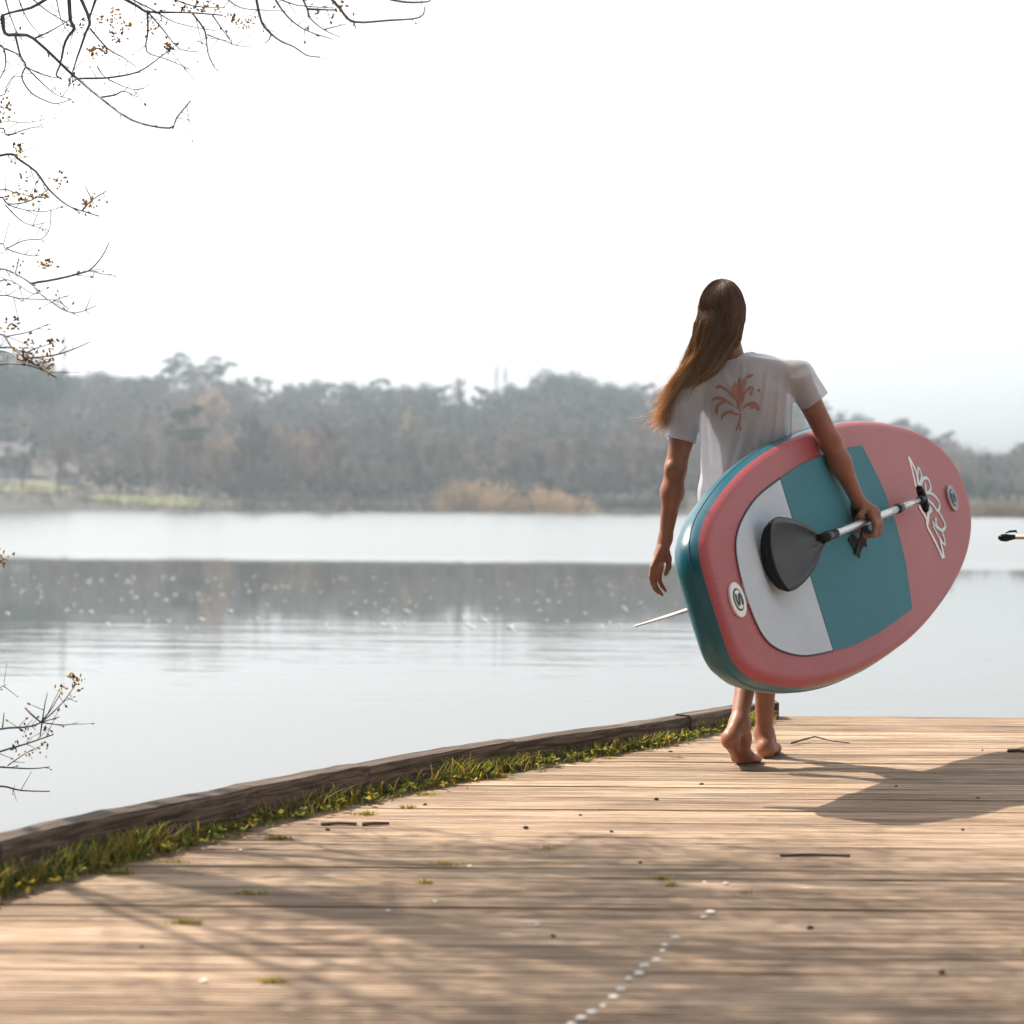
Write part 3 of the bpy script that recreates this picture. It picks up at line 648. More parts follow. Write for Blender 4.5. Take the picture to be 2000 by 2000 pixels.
def bare_proto(h, spread, seed, multi=False):
    global rnd
    keep = rnd; rnd = random.Random(seed)
    tr, crn = MB(), MB()
    H = h
    stems = [Vector((0, 0, 0))] if not multi else [Vector((rnd.uniform(-.4, .4), rnd.uniform(-.4, .4), 0)) for _ in range(4)]
    tips = []
    for st in stems:
        lean = Vector((rnd.gauss(0, .05), rnd.gauss(0, .05), 1))
        tp = [st + lean * H * q + Vector((rnd.gauss(0, .05), rnd.gauss(0, .05), 0)) for q in (0, .2, .4, .6, .8)]
        tp = [Vector((p.x, p.y, H * q)) for p, q in zip(tp, (-.03, .2, .4, .6, .8))]
        r = H * .021 / (1.5 if multi else 1)
        tr.tube(tp, [r, r * .85, r * .65, r * .45, r * .2], 6)
        for k in range(13 if not multi else 6):
            s = rnd.uniform(.28, .98)
            p = tp[min(int(s * 4), 3)].lerp(tp[min(int(s * 4) + 1, 4)], s * 4 - int(s * 4))
            a = rnd.uniform(0, 6.283); el = rnd.uniform(.35, 1.0) + .3 * s
            d = Vector((math.cos(a) * math.cos(el), math.sin(a) * math.cos(el), math.sin(el)))
            L = H * spread * rnd.uniform(.55, 1.0) * (1.15 - .55 * s)
            e = p + d * L; mid = p + d * L * .5 + Vector((0, 0, -.03 * L))
            tr.tube([p, mid, e], [r * .35, r * .24, r * .1], 4, cap=False)
            tips.append((p, mid, e, L))
    for p, mid, e, L in tips:
        for k in range(9):
            t = rnd.uniform(.25, 1.0)
            b0 = p.lerp(mid, t * 2) if t < .5 else mid.lerp(e, t * 2 - 1)
            d = ((e - p).normalized() + rv(.55) + Vector((0, 0, .35))).normalized()
            b1 = b0 + d * L * rnd.uniform(.25, .5)
            prism(crn, b0, b1, .030)
            for j in range(7):
                c0 = b0.lerp(b1, rnd.uniform(.2, 1))
                d2 = (d + rv(.6) + Vector((0, 0, .2))).normalized()
                c1 = c0 + d2 * L * rnd.uniform(.14, .30)
                prism(crn, c0, c1, .022)
                for q in range(2):
                    e0 = c0.lerp(c1, rnd.uniform(.3, 1)); prism(crn, e0, e0 + (d2 + rv(.6)).normalized() * rnd.uniform(.35, .8), .016)
    rnd = keep
    return tr, crn
def clumps(mb, centers, n, size, leafs):
    for c, r in centers:
        for k in range(n):
            q = Vector((rnd.gauss(0, 1), rnd.gauss(0, 1), rnd.gauss(0, 1))).normalized() * (rnd.random() ** .4)
            p = c + Vector((q.x * r.x, q.y * r.y, q.z * r.z))
            a = rv(1).normalized() * size * rnd.uniform(.6, 1.3); b = a.cross(rv(1)).normalized() * size * leafs * rnd.uniform(.6, 1.3)
            mb.add([p - a * .5, p + b * .5, p + a * .5, p - b * .5], [(0, 1, 2, 3)])
def pine_proto(h, w_, seed):
    global rnd
    keep = rnd; rnd = random.Random(seed)
    tr, crn = MB(), MB()
    bend = rnd.uniform(-.5, .5)
    tp = [Vector((bend * q * q, 0, h * q)) for q in (-.02, .3, .6, .85, .97)]
    tr.tube(tp, [h * .018, h * .015, h * .012, h * .008, h * .003], 6)
    cs = []
    for k in range(17):
        z = h * rnd.uniform(.62, .98); a = rnd.uniform(0, 6.28); rr = w_ * rnd.uniform(.2, 1) * (1.15 - abs(z / h - .76) * 1.6)
        c = Vector((bend * .8 + math.cos(a) * rr, math.sin(a) * rr, z))
        tr.tube([Vector((bend * (z / h) ** 2, 0, z - rr * .35)), c], [h * .005, h * .002], 4, cap=False)
        cs.append((c, Vector((w_ * .34, w_ * .34, h * .042))))
    clumps(crn, cs, 85, .34, .6)
    rnd = keep
    return tr, crn
def round_proto(h, w_, seed, n=26, leafsz=.42, base=.22):
    global rnd
    keep = rnd; rnd = random.Random(seed)
    tr, crn = MB(), MB()
    tr.tube([(0, 0, -.2), (.05, 0, h * .3), (0, .05, h * .6)], [h * .02, h * .016, h * .008], 6)
    cs = []
    for k in range(n):
        d = rv(1).normalized(); q = rnd.uniform(.35, .85)
        c = Vector((d.x * w_ * q, d.y * w_ * q, h * (base + (1 - base) * .5) + d.z * h * (1 - base) * .5 * q))
        cs.append((c, Vector((w_ * .36, w_ * .36, h * .13))))
        tr.tube([(0, 0, h * .35), c], [h * .007, h * .002], 4, cap=False)
    clumps(crn, cs, 80, leafsz, .7)
    rnd = keep
    return tr, crn
def shrub_proto(h, w_, seed):
    global rnd
    keep = rnd; rnd = random.Random(seed)
    tr, crn = MB(), MB()
    for k in range(16):
        a = rnd.uniform(0, 6.28); e = Vector((math.cos(a) * w_ * rnd.uniform(.2, .7), math.sin(a) * w_ * rnd.uniform(.2, .7), h * rnd.uniform(.5, .8)))
        tr.tube([(0, 0, -.2), e * .5, e], [.05, .035, .015], 4, cap=False)
    for k in range(2600):
        d = rv(1).normalized(); d.z = abs(d.z)
        p = Vector((d.x * w_, d.y * w_, d.z * h)) * rnd.uniform(.45, 1.0) * (.85 + .15 * math.sin(d.x * 7 + seed) * math.sin(d.y * 6))
        q = p + (d + rv(.5) + Vector((0, 0, .3))).normalized() * rnd.uniform(.2, .5)
        prism(crn, p, q, .028)
    rnd = keep
    return tr, crn
def poplar_proto(h, seed):
    global rnd
    keep = rnd; rnd = random.Random(seed)
    tr, crn = MB(), MB()
    tr.tube([(0, 0, 0), (0, 0, h * .8)], [.06, .012], 6)
    for k in range(260):
        z = h * rnd.uniform(.15, .95); a = rnd.uniform(0, 6.28); o_ = Vector((math.cos(a), math.sin(a), 3.5)).normalized()
        prism(crn, Vector((0, 0, z)), Vector((0, 0, z)) + o_ * rnd.uniform(.8, 2.4), .014)
    rnd = keep
    return tr, crn
def proto_meshes(pc, name, mt, mc):
    tr, crn = pc
    a = mesh(name + '_trunk', tr.v, tr.f, True); a.materials.append(mt)
    b = mesh(name + '_crown', crn.v, crn.f); b.materials.append(mc)
    return a, b
PRO = {
    'bare0': proto_meshes(bare_proto(10, .42, 1), 'bare', M_fbark, M_ftwig),
    'bare1': proto_meshes(bare_proto(10, .36, 2), 'bare', M_fbark, M_ftwig),
    'bare2': proto_meshes(bare_proto(9, .46, 3, True), 'bare', M_fbark, M_ftwig),
    'red': proto_meshes(bare_proto(8, .50, 4), 'red', M_fbark, M_redtwig),
    'tall': proto_meshes(bare_proto(10, .30, 5), 'tall', M_fbark, M_ftwig),
    'pine0': proto_meshes(pine_proto(10, 2.6, 6), 'pine', M_fbark, M_pine),
    'pine1': proto_meshes(pine_proto(10, 3.3, 7), 'pine', M_fbark, M_pine),
    'ever0': proto_meshes(round_proto(10, 3.6, 8), 'ever', M_fbark, M_ever),
    'ever1': proto_meshes(round_proto(10, 4.4, 9), 'ever', M_fbark, M_ever),
    'pale': proto_meshes(round_proto(10, 2.6, 10, 22, .38), 'pale', M_fbark, M_pale),
    'gold': proto_meshes(shrub_proto(3.4, 2.6, 11), 'gold', M_fbark, M_gold),
    'gold1': proto_meshes(shrub_proto(3.0, 3.0, 12), 'gold', M_fbark, M_gold),
    'poplar': proto_meshes(poplar_proto(10, 13), 'poplar', M_fbark, M_ftwig),
}
def put(kind, px, Y, scale, name, label, cat='tree', group=None, top=None, sink=0.2):
    """a tree standing on the far ground; px is its bearing in 1/4167 of the distance right of the view axis + 1000"""
    x = (px - 1000) / 4167 * Y
    z = ground_h(x, min(Y, RIDGE_Y + 40)) - sink
    e = empty(name, (x, Y, z)); e.rotation_euler.z = rnd.uniform(0, 6.28)
    if top is not None:
        scale = max(.3, (0.92 + (975 - top) / 4167 * Y - z) / {'gold': 3.4, 'gold1': 3.0, 'bare2': 10, 'red': 8.6}.get(kind, 10.3))
    e.scale = (scale * rnd.uniform(.9, 1.12),) * 2 + (scale,)
    tag(e, label, cat, group)
    for me, nm in zip(PRO[kind], ('trunk', 'crown')):
        o = bpy.data.objects.new(nm, me); COL.objects.link(o); o.parent = e
    return e
# distinct ones
put('pine1', 340, 392, 1, 'pine_tree', 'tall windswept pine standing highest on the left ridge', top=684)
put('pine1', 425, 385, 1, 'pine_tree', 'broad dark pine on the ridge right of the highest pine', top=692)
put('pine0', 362, 238, 1, 'pine_tree', 'flat-topped pine with a bare trunk above the left shore', top=790)
put('pale', 413, 300, .8, 'blossoming_tree', 'pale peach tree glowing in front of the left ridge', top=752)
put('tall', 642, 226, 1, 'bare_tree', 'tall forked bare tree by the water left of centre', top=795)
put('tall', 500, 232, 1, 'bare_tree', 'tall slim bare tree right of the flat-topped pine', top=775)
put('poplar', 968, 400, 1, 'poplar_tree', 'thin poplar, left one of two against the sky', top=712)
put('poplar', 985, 402, 1, 'poplar_tree', 'thin poplar, right one of two against the sky', top=714)
put('ever1', 1080, 388, 1, 'evergreen_tree', 'large rounded evergreen crest left of the person', top=712)
put('ever1', 1125, 392, 1, 'evergreen_tree', 'rounded evergreen next to the large crest', top=716)
put('pale', 800, 305, .9, 'blossoming_tree', 'wide pale tree halfway up the central slope', top=795)
put('gold', 895, 221, 1, 'willow_shrub', 'golden shrub at the waterline left of centre', 'shrub', top=928)
put('gold1', 952, 222, 1, 'willow_shrub', 'rounder golden shrub right of its neighbour at the waterline', 'shrub', top=929)
put('gold', 1060, 219, 1, 'willow_shrub', 'golden shrub with a domed top nearest the hanging hand', 'shrub', top=940)
put('gold1', 1022, 220, 1, 'willow_shrub', 'low golden shrub left of the domed one', 'shrub', top=962)
put('gold1', 1110, 220, 1, 'willow_shrub', 'small golden shrub right of the domed one', 'shrub', top=953)
put('gold', 430, 255, 1, 'willow_shrub', 'yellowish shrub above the shore under the pale tree', 'shrub', top=838)
put('gold', 555, 262, 1, 'willow_shrub', 'small yellowish bush beside the tall forked tree', 'shrub', top=828)
put('gold', 605, 250, 1, 'willow_shrub', 'small ochre bush behind the tall forked tree', 'shrub', top=868)
put('red', 115, 226, 1, 'bare_tree', 'dark reddish spreading tree in front of the lakeside houses', top=862)
put('ever0', 10, 300, 1.5, 'evergreen_tree', 'big dark evergreen on the hill at the left edge', top=668)
put('ever0', 75, 310, 1.3, 'evergreen_tree', 'dark evergreen on the hill next to the leftmost one', top=690)
for i, (px, tp) in enumerate([(1885, 960), (1920, 957), (1955, 962), (1990, 955), (2025, 958), (2060, 962)]):
    put('gold' if i % 2 else 'gold1', px, 194 + (i % 3), 1, 'reed_shrub', 'golden reed bush along the right shore', 'shrub', 'golden bushes along the right shore', top=tp)
put('bare2', 45, 236, 1, 'bare_tree', 'bare many-stemmed tree half hiding the lakeside house', top=880)
put('bare0', 12, 240, 1, 'bare_tree', 'bare tree at the left edge in front of the house', top=870)
# the wood itself
def fill(Y, px0, px1, step, kinds, top_fn, name, label, group, jit=8):
    px = px0 + rnd.uniform(0, step)
    while px < px1:
        k = rnd.choices([q[0] for q in kinds], [q[1] for q in kinds])[0]
        yy = Y + rnd.uniform(-jit, jit)
        if yy > shore_y((px - 1000) / 4167 * yy) + 1.5:
            put(k, px, yy, 1, name, label, 'tree', group, top=top_fn(px) + rnd.gauss(0, 9))
        px += step * rnd.uniform(.7, 1.3)
skyf = lambda px: float(np.interp(px, SKY_PX, SKY_PY))
E_ = [('ever0', 3), ('ever1', 3), ('pine0', 1.5), ('pine1', 1.5)]
B_ = [('bare0', 3), ('bare1', 3), ('bare2', 2), ('red', .7), ('tall', 1)]
EL, BL = 'hazy dark evergreen in the wood on the ridge', 'bare grey-brown tree in the wood on the far slope'
fill(392, -60, 2060, 34, E_ + [('bare1', 1.0)], lambda p: skyf(p) + 4, 'evergreen_tree', EL, 'evergreens of the ridge wood')
fill(372, -60, 2060, 62, [('bare0', 1), ('bare1', 1), ('ever0', 1.2)], lambda p: skyf(p) + 14, 'ridge_tree', 'hazy tree just below the skyline of the ridge', 'trees below the skyline')
fill(350, 640, 1600, 46, E_, lambda p: skyf(p) + 40, 'slope_evergreen', 'bluish evergreen on the central slope', 'evergreens of the central slope')
fill(345, -60, 700, 52, B_, lambda p: skyf(p) + 42, 'slope_tree', BL, 'bare trees of the far slope')
fill(325, 700, 1600, 58, E_ + [('bare0', 2)], lambda p: skyf(p) + 75, 'slope_evergreen', 'bluish evergreen on the central slope', 'evergreens of the central slope')
fill(310, -60, 1600, 62, B_, lambda p: min(870, skyf(p) + 85), 'slope_tree', BL, 'bare trees of the far slope')
fill(280, -60, 1600, 50, B_, lambda p: 828 + 12 * math.sin(p / 70), 'slope_tree', BL, 'bare trees of the far slope')
fill(255, 120, 1600, 48, B_, lambda p: 848 + 16 * math.sin(p / 90), 'slope_tree', BL, 'bare trees of the far slope')
fill(236, 130, 1500, 44, B_, lambda p: 872 + 22 * math.sin(p / 110), 'shore_tree', 'slender bare tree standing near the far waterline', 'bare trees along the far waterline', jit=5)
fill(330, 1560, 2060, 46, [('ever0', 2), ('bare0', 2), ('bare1', 1)], lambda p: max(skyf(p) + 22, 845), 'right_tree', 'hazy tree on the low right-hand hill', 'trees of the right-hand hill')
fill(270, 1600, 2060, 44, [('bare0', 2), ('ever0', 1.5), ('bare2', 1)], lambda p: 905 + 12 * math.sin(p / 40), 'right_tree', 'hazy tree on the low right-hand hill', 'trees of the right-hand hill')
fill(222, 1780, 2060, 40, [('bare2', 2), ('ever0', 2)], lambda p: 940 + 8 * math.sin(p / 30), 'right_tree', 'hazy tree on the low right-hand hill', 'trees of the right-hand hill')
# the mass of brush and young wood that closes the gaps between the trees
wm = MB(); we = MB()
for i in range(3000):
    Y = rnd.uniform(232, 398); px = rnd.uniform(-140, 2140) if i < 2100 else rnd.choice([rnd.uniform(-1300, -140), rnd.uniform(2140, 3300)]); x = (px - 1000) / 4167 * Y
    if Y < shore_y(x) + 6: continue
    if px < 175 and Y < 266: continue
    if 540 < px < 620 and Y < 268: continue
    if 380 < px < 450 and Y < 300: continue
    z = ground_h(x, Y)
    topz = .92 + (975 - skyf(px) - 16) / 4167 * Y
    h = min(rnd.uniform(2.5, 6.5) * (.55 if Y < 262 else 1), topz - z)
    if h < .8: continue
    ev = rnd.random() < (.75 if (px > 680 and Y > 315) else .3)
    for k in range(34 if ev else 46):
        q = rv(1).normalized() * (rnd.random() ** .4); p = Vector((x + q.x * 3.4, Y + q.y * 3.0, z + h * .5 + q.z * h * .5))
        if ev:
            a = rv(1).normalized() * rnd.uniform(.5, 1.1); b = a.cross(rv(1)).normalized() * rnd.uniform(.4, .9)
            we.add([p - a * .5, p + b * .5, p + a * .5, p - b * .5], [(0, 1, 2, 3)])
        else:
            prism(wm, p, p + (rv(.5) + Vector((0, 0, .9))).normalized() * rnd.uniform(.8, 2.0), rnd.uniform(.05, .10))
tag(wm.build('woodland', M_massb), 'mass of bare brushwood covering the far slope', 'woodland', kind='stuff')
tag(we.build('evergreen_woodland', M_masse), 'mass of dark evergreen growth covering the far slope', 'woodland', kind='stuff')
# unseen evergreens behind the viewer, added to block sky light from that side
nb = MB()
for k in range(40):
    a_ = R(-200 + 196 * k / 39); rr_ = 13 + rnd.uniform(-1.5, 2.5)
    c = Vector((math.cos(a_) * rr_ + 1, 3.0 + math.sin(a_) * rr_, 0)); H_ = rnd.uniform(8, 11)
    if math.degrees(a_) > -52: continue
    if c.y > 0 and c.x > -.6 * c.y and c.x < 9: continue
    nb.tube([c + Vector((0, 0, -.3)), c + Vector((.1, 0, H_ * .6))], [.2, .08], 6)
    clumps(nb, [(c + Vector((rnd.gauss(0, 1.4), rnd.gauss(0, 1.2), H_ * rnd.uniform(.12, .95))), Vector((1.6, 1.4, 1.3))) for _ in range(14)], 60, .6, .7)
tag(nb.build('unseen_shade_trees', M_ever), 'unseen row of evergreens behind the viewer, added to block sky light', 'woodland', kind='stuff')
# dark undergrowth along the waterline
ug = MB()
for i in range(5200):
    px = rnd.uniform(-60, 1340) if i % 6 else rnd.uniform(1780, 2060)
    Y = rnd.uniform(218, 236) if px < 1500 else rnd.uniform(192, 200)
    x = (px - 1000) / 4167 * Y
    if Y < shore_y(x): Y = shore_y(x) + .3
    if -62 < x < -29 and rnd.random() < .75: continue
    z = ground_h(x, Y); p = Vector((x, Y, z - .1)); h = rnd.uniform(.4, 1.5)
    prism(ug, p, p + Vector((rnd.gauss(0, .5), rnd.gauss(0, .3), h)), .07)
tag(ug.build('undergrowth', leaf_mat('undergrowth', (.085, .08, .06), .4, .1)), 'dark brushwood along the far waterline', 'brushwood', kind='stuff')

# buildings on the far left shore
M_wall = simple('white_render', (0.30, 0.30, 0.32), .9, .06, .5)
M_pwall = simple('pink_render', (0.50, 0.38, 0.36), .9, .06, .5)
M_roof = simple('slate_roof', (0.08, 0.08, 0.09), .8, .2, 2)
M_pane = simple('window_pane', (0.04, 0.05, 0.06), .15, .1, 2)
def house(px, Y, w_, d_, eave, ridge, label, wall, nwin=3):
    x = (px - 1000) / 4167 * Y; z = ground_h(x, Y) - .2
    e = tag(empty('lakeside_house', (x, Y, z)), label, 'house')
    b = MB(); b.box((-w_ / 2, 0, 0), (w_ / 2, d_, eave))
    b.add([(-w_ / 2, .002, eave), (-w_ / 2, d_ - .002, eave), (-w_ / 2, d_ / 2, ridge - .05), (w_ / 2, .002, eave), (w_ / 2, d_ - .002, eave), (w_ / 2, d_ / 2, ridge - .05)], [(0, 2, 1), (3, 4, 5)])
    b.build('wall', wall, e)
    b = MB(); o_ = .4; dz = (ridge - eave) * .8 / d_
    b.add([(-w_ / 2 - o_, -o_, eave - dz), (w_ / 2 + o_, -o_, eave - dz), (w_ / 2 + o_, d_ / 2, ridge), (-w_ / 2 - o_, d_ / 2, ridge), (w_ / 2 + o_, d_ + o_, eave - dz), (-w_ / 2 - o_, d_ + o_, eave - dz),
           (-w_ / 2 - o_, -o_, eave - dz + .15), (w_ / 2 + o_, -o_, eave - dz + .15), (w_ / 2 + o_, d_ / 2, ridge + .15), (-w_ / 2 - o_, d_ / 2, ridge + .15), (w_ / 2 + o_, d_ + o_, eave - dz + .15), (-w_ / 2 - o_, d_ + o_, eave - dz + .15)],
          [(0, 3, 2, 1), (3, 5, 4, 2), (6, 7, 8, 9), (9, 8, 10, 11), (0, 1, 7, 6), (5, 11, 10, 4), (0, 6, 9, 3), (3, 9, 11, 5), (1, 2, 8, 7), (2, 4, 10, 8)])
    rf = b.build('roof', M_roof, e)
    b = MB(); b.box((w_ * .25, d_ * .45, ridge - .4), (w_ * .25 + .6, d_ * .45 + .5, ridge + .8)); b.build('chimney', wall, rf)
    for i in range(nwin):
        cx_ = -w_ / 2 + w_ * (i + .5) / nwin
        b = MB(); b.box((cx_ - .5, -.06, 1.0), (cx_ + .5, .02, 2.2)); wn = b.build('window', M_wall, e)
        for s in (-1, 1):
            b = MB(); b.box((cx_ + s * .23 - .19, -.075, 1.1), (cx_ + s * .23 + .19, -.062, 2.1)); b.build('pane', M_pane, wn)
house(2, 252, 5.2, 5, 2.6, 4.0, 'white lakeside house with dark roof at the far left', M_wall)
house(126, 243, 2.2, 3, 1.8, 2.6, 'small white shed under the reddish tree', M_wall, 1)
house(580, 258, 7.5, 6, 2.8, 4.6, 'pale pink house glimpsed between the shore trees', M_pwall)
# lattice mast on the left ridge
mx_ = (124 - 1000) / 4167 * 420; mz_ = ground_h(mx_, RIDGE_Y + 30)
mast = MB(); Hm = 0.92 + (975 - 640) / 4167 * 420 - mz_
for sx_, sy_ in ((-1, -1), (1, -1), (1, 1), (-1, 1)):
    mast.tube([(sx_ * 1.1, sy_ * 1.1, 0), (sx_ * .35, sy_ * .35, Hm * .7), (0, 0, Hm)], .07, 4)
for k in range(9):
    q = k / 9 * .9; a_ = 1.1 - .95 * q
    mast.tube([(-a_, -a_, Hm * q), (a_, -a_, Hm * (q + .08))], .045, 4); mast.tube([(a_, -a_, Hm * q), (-a_, -a_, Hm * (q + .08))], .045, 4)
for q in (.7, .82):
    mast.tube([(-2.0, 0, Hm * q), (2.0, 0, Hm * q)], .06, 4)
mo = mast.build('lattice_mast', simple('galvanised_steel', (.3, .3, .31), .6, .1, 2, .5)); mo.location = (mx_, 420, mz_)
tag(mo, 'faint lattice mast on the left skyline', 'mast')

# ------------------------------------------------------------------ paddle board (local axes: x along the board, y across, z out of the deck)
BU = Vector((0.44965013, 0.88345443, 0.13161701)); BWv = Vector((-0.30114476, 0.01121883, 0.95351244)); BN = Vector((0.8409082, -0.46838276, 0.27109222))
BP = Vector((1.20541, 7.548, 0.77443))
BM = Matrix(((BU.x, BWv.x, BN.x, BP.x), (BU.y, BWv.y, BN.y, BP.y), (BU.z, BWv.z, BN.z, BP.z), (0, 0, 0, 1)))
def bworld(u, w, n): return BM @ Vector((u, w, n))
board = empty('paddle_board'); board.matrix_world = BM
tag(board, 'inflatable pink and teal paddle board carried under the right arm', 'paddle board')
def board_mat(name, col, rough, ribs=True, freq=150, strength=.25):
    m, t, p = new_mat(name)
    n = N(t, 'ShaderNodeTexNoise', Scale=4.0, Detail=3.0); t.links.new(coords(t), n.inputs['Vector'])
    t.links.new(ramp(t, n.outputs['Fac'], [(.3, tuple(c * .93 for c in col)), (.7, tuple(min(1, c * 1.06) for c in col))]), p.inputs['Base Color'])
    p.inputs['Roughness'].default_value = rough
    if ribs:
        w = N(t, 'ShaderNodeTexWave', wave_type='BANDS', bands_direction='Y', Scale=freq / 20, Distortion=.6, Detail=1.0)
        t.links.new(coords(t), w.inputs['Vector'])
        f2 = N(t, 'ShaderNodeTexNoise', Scale=160.0, Detail=2.0); t.links.new(coords(t), f2.inputs['Vector'])
        ad = N(t, 'ShaderNodeMath', operation='MULTIPLY_ADD'); ad.inputs[1].default_value = .5
        t.links.new(f2.outputs['Fac'], ad.inputs[0]); t.links.new(w.outputs['Fac'], ad.inputs[2])
        b = N(t, 'ShaderNodeBump', Strength=strength, Distance=.002); t.links.new(ad.outputs[0], b.inputs['Height']); t.links.new(b.outputs[0], p.inputs['Normal'])
    return m
M_pink = board_mat('pink_pvc', (0.37, 0.060, 0.070), .42, True, 900, .35)
M_teal = board_mat('teal_pvc', (0.005, 0.095, 0.14), .30, False)
M_tpad = board_mat('teal_eva_foam', (0.034, 0.20, 0.26), .7, True, 1400, .5)
M_wpad = board_mat('white_eva_foam', (0.56, 0.64, 0.74), .7, True, 1400, .5)
M_edge = simple('dark_trim', (0.03, 0.03, 0.05), .6)
M_black = simple('black_plastic', (0.007, 0.007, 0.008), .24, .2, 20, spec=.10)
M_fabric = simple('black_webbing', (0.014, 0.013, 0.014), .8, .2, 80)
M_alu = simple('brushed_aluminium', (0.62, 0.62, 0.63), .28, .08, 60, 1.0)
M_logo = simple('white_print', (0.78, 0.84, 0.86), .5, .04)
M_logo2 = simple('pale_teal_print', (0.55, 0.76, 0.78), .5, .04)
M_grey = simple('grey_disc', (0.30, 0.33, 0.36), .45, .08)
K = 1.02
HW = [(-1.247, .0), (-1.246, .06), (-1.243, .12), (-1.226, .165), (-1.19, .20), (-1.11, .243), (-.95, .293), (-.75, .338), (-.5, .372), (-.2, .391), (0, .395), (.2, .393), (.4, .386), (.65, .362), (.95, .315), (1.2, .247), (1.36, .16), (1.425, .08), (1.445, 0)]
up_side = smooth_path([(a * K, b * K, 0) for a, b in HW], 4)
outline = [Vector((p.x, max(p.y, 0), 0)) for p in up_side] + [Vector((p.x, -max(p.y, 0), 0)) for p in up_side[-2:0:-1]]
NO = len(outline)
onrm = []
for i in range(NO):
    t = outline[(i + 1) % NO] - outline[i - 1]; nn = Vector((-t.y, t.x, 0))
    if nn.length < 1e-9: nn = Vector((outline[i].x, 0, 0))
    onrm.append(nn.normalized())
def ring(off, z): return [outline[i] + onrm[i] * off + Vector((0, 0, z)) for i in range(NO)]
def rocker(p):
    return Vector((p.x, p.y, p.z + (max(0, p.x - .9) ** 2) * .06))
def strip_obj(name, rings, mat, parent, cap0=False, cap1=False, smooth=True):
    v = [rocker(p) for r in rings for p in r]; f = []
    for k in range(len(rings) - 1):
        for i in range(NO):
            j = (i + 1) % NO
            f.append((k * NO + i, (k + 1) * NO + i, (k + 1) * NO + j, k * NO + j))
    if cap0: f.append(tuple(range(NO))[::-1])
    if cap1: f.append(tuple((len(rings) - 1) * NO + i for i in range(NO)))
    return link(name, mesh(name, v, f, smooth), mat, parent)
# deck skin as rows across so that the rocker bends it
def deck_fill(z, inset, flip=False):
    top = [rocker(outline[i] - onrm[i] * inset + Vector((0, 0, z))) for i in range(len(up_side))]
    bot = [rocker(Vector((outline[i].x, -outline[i].y, 0)) - Vector((onrm[i].x, -onrm[i].y, 0)) * inset + Vector((0, 0, z))) for i in range(len(up_side))]
    return top, bot
T = .122
top, bot = deck_fill(0, .02)
m_ = len(top)
rings = [ring(-.02, 0), ring(-.008, -.0015), ring(.003, -.006), ring(.012, -.014), ring(.018, -.022)]
dv = [rocker(p) for r in rings for p in r]; df = []
for k in range(len(rings) - 1):
    for i in range(NO):
        j = (i + 1) % NO
        df.append((k * NO + i, k * NO + j, (k + 1) * NO + j, (k + 1) * NO + i))
for i in range(m_ - 1):
    a, b = i, i + 1; c, d = (NO - i - 1) % NO if i + 1 < m_ else 0, (NO - i) % NO
    lo_b = (NO - (i + 1)) % NO; lo_a = (NO - i) % NO
    if i == 0: df.append((0, lo_b, 1))
    elif i + 1 == m_ - 1: df.append((a, lo_a, b))
    else: df.append((a, lo_a, lo_b, b))
skin = link('deck_skin', mesh('deck_skin', dv, df, True), M_pink, board)
bm = bmesh.new(); bm.from_mesh(skin.data); bmesh.ops.recalc_face_normals(bm, faces=bm.faces); bm.to_mesh(skin.data); bm.free()
tag(skin, label='salmon pink ribbed deck skin')
rail = strip_obj('rail', [ring(.018, -.022), ring(.026, -.038), ring(.029, -.058), ring(.026, -.08), ring(.016, -.10), ring(.0, -.114), ring(-.03, -T)], M_teal, board)
tag(rail, label='glossy teal side rail')
hull = []
v = [rocker(p) for p in ring(-.03, -T)]; f = []
for i in range(m_ - 1):
    lo_b = (NO - (i + 1)) % NO; lo_a = (NO - i) % NO
    if i == 0: f.append((0, 1, lo_b))
    elif i + 1 == m_ - 1: f.append((i, i + 1, lo_a))
    else: f.append((i, i + 1, lo_b, lo_a))
link('hull_skin', mesh('hull_skin', v, f, True), M_teal, board)
b = MB(); b.tube([rocker(outline[i] + onrm[i] * .0285 + Vector((0, 0, -.05))) for i in range(0, NO)] + [rocker(outline[0] + onrm[0] * .0285 + Vector((0, 0, -.05)))], .0022, 5, cap=False)
b.build('rail_seam', M_teal, board, True)
def slab(name, poly, z0, z1, mat, parent):
    n_ = len(poly)
    v = [(x, yv, z0) for x, yv in poly] + [(x, yv, z1) for x, yv in poly]
    f = [tuple(range(n_, 2 * n_)), tuple(range(n_))[::-1]] + [(i, (i + 1) % n_, n_ + (i + 1) % n_, n_ + i) for i in range(n_)]
    o = link(name, mesh(name, v, f), mat, parent)
    bm = bmesh.new(); bm.from_mesh(o.data); bmesh.ops.recalc_face_normals(bm, faces=bm.faces); bm.to_mesh(o.data); bm.free()
    return o
def smooth2(poly, m=4): return [(p.x, p.y) for p in smooth_path([(a, b, 0) for a, b in poly], m)]
half = smooth2([(-.503, .291), (-.727, .262), (-.878, .222), (-.975, .18), (-1.025, .135), (-1.05, .075), (-1.06, 0)], 4)
wpoly = [(a * K, b * K) for a, b in half] + [(a * K, -b * K) for a, b in half[-2::-1]]
ctr = (-.75, 0)
slab('pad_trim', [(ctr[0] + (a - ctr[0]) * 1.012 + .004, ctr[1] + (b - ctr[1]) * 1.02) for a, b in wpoly], .0002, .0035, M_edge, board)
slab('white_pad', wpoly, .0004, .0065, M_wpad, board)
tt = smooth2([(-.497, .293), (-.3, .313), (-.124, .319), (.018, .321), (.288, .314), (.388, .308)], 3)
tr_ = smooth2([(.388, .308), (.43, .23), (.475, .13), (.497, 0)], 4)
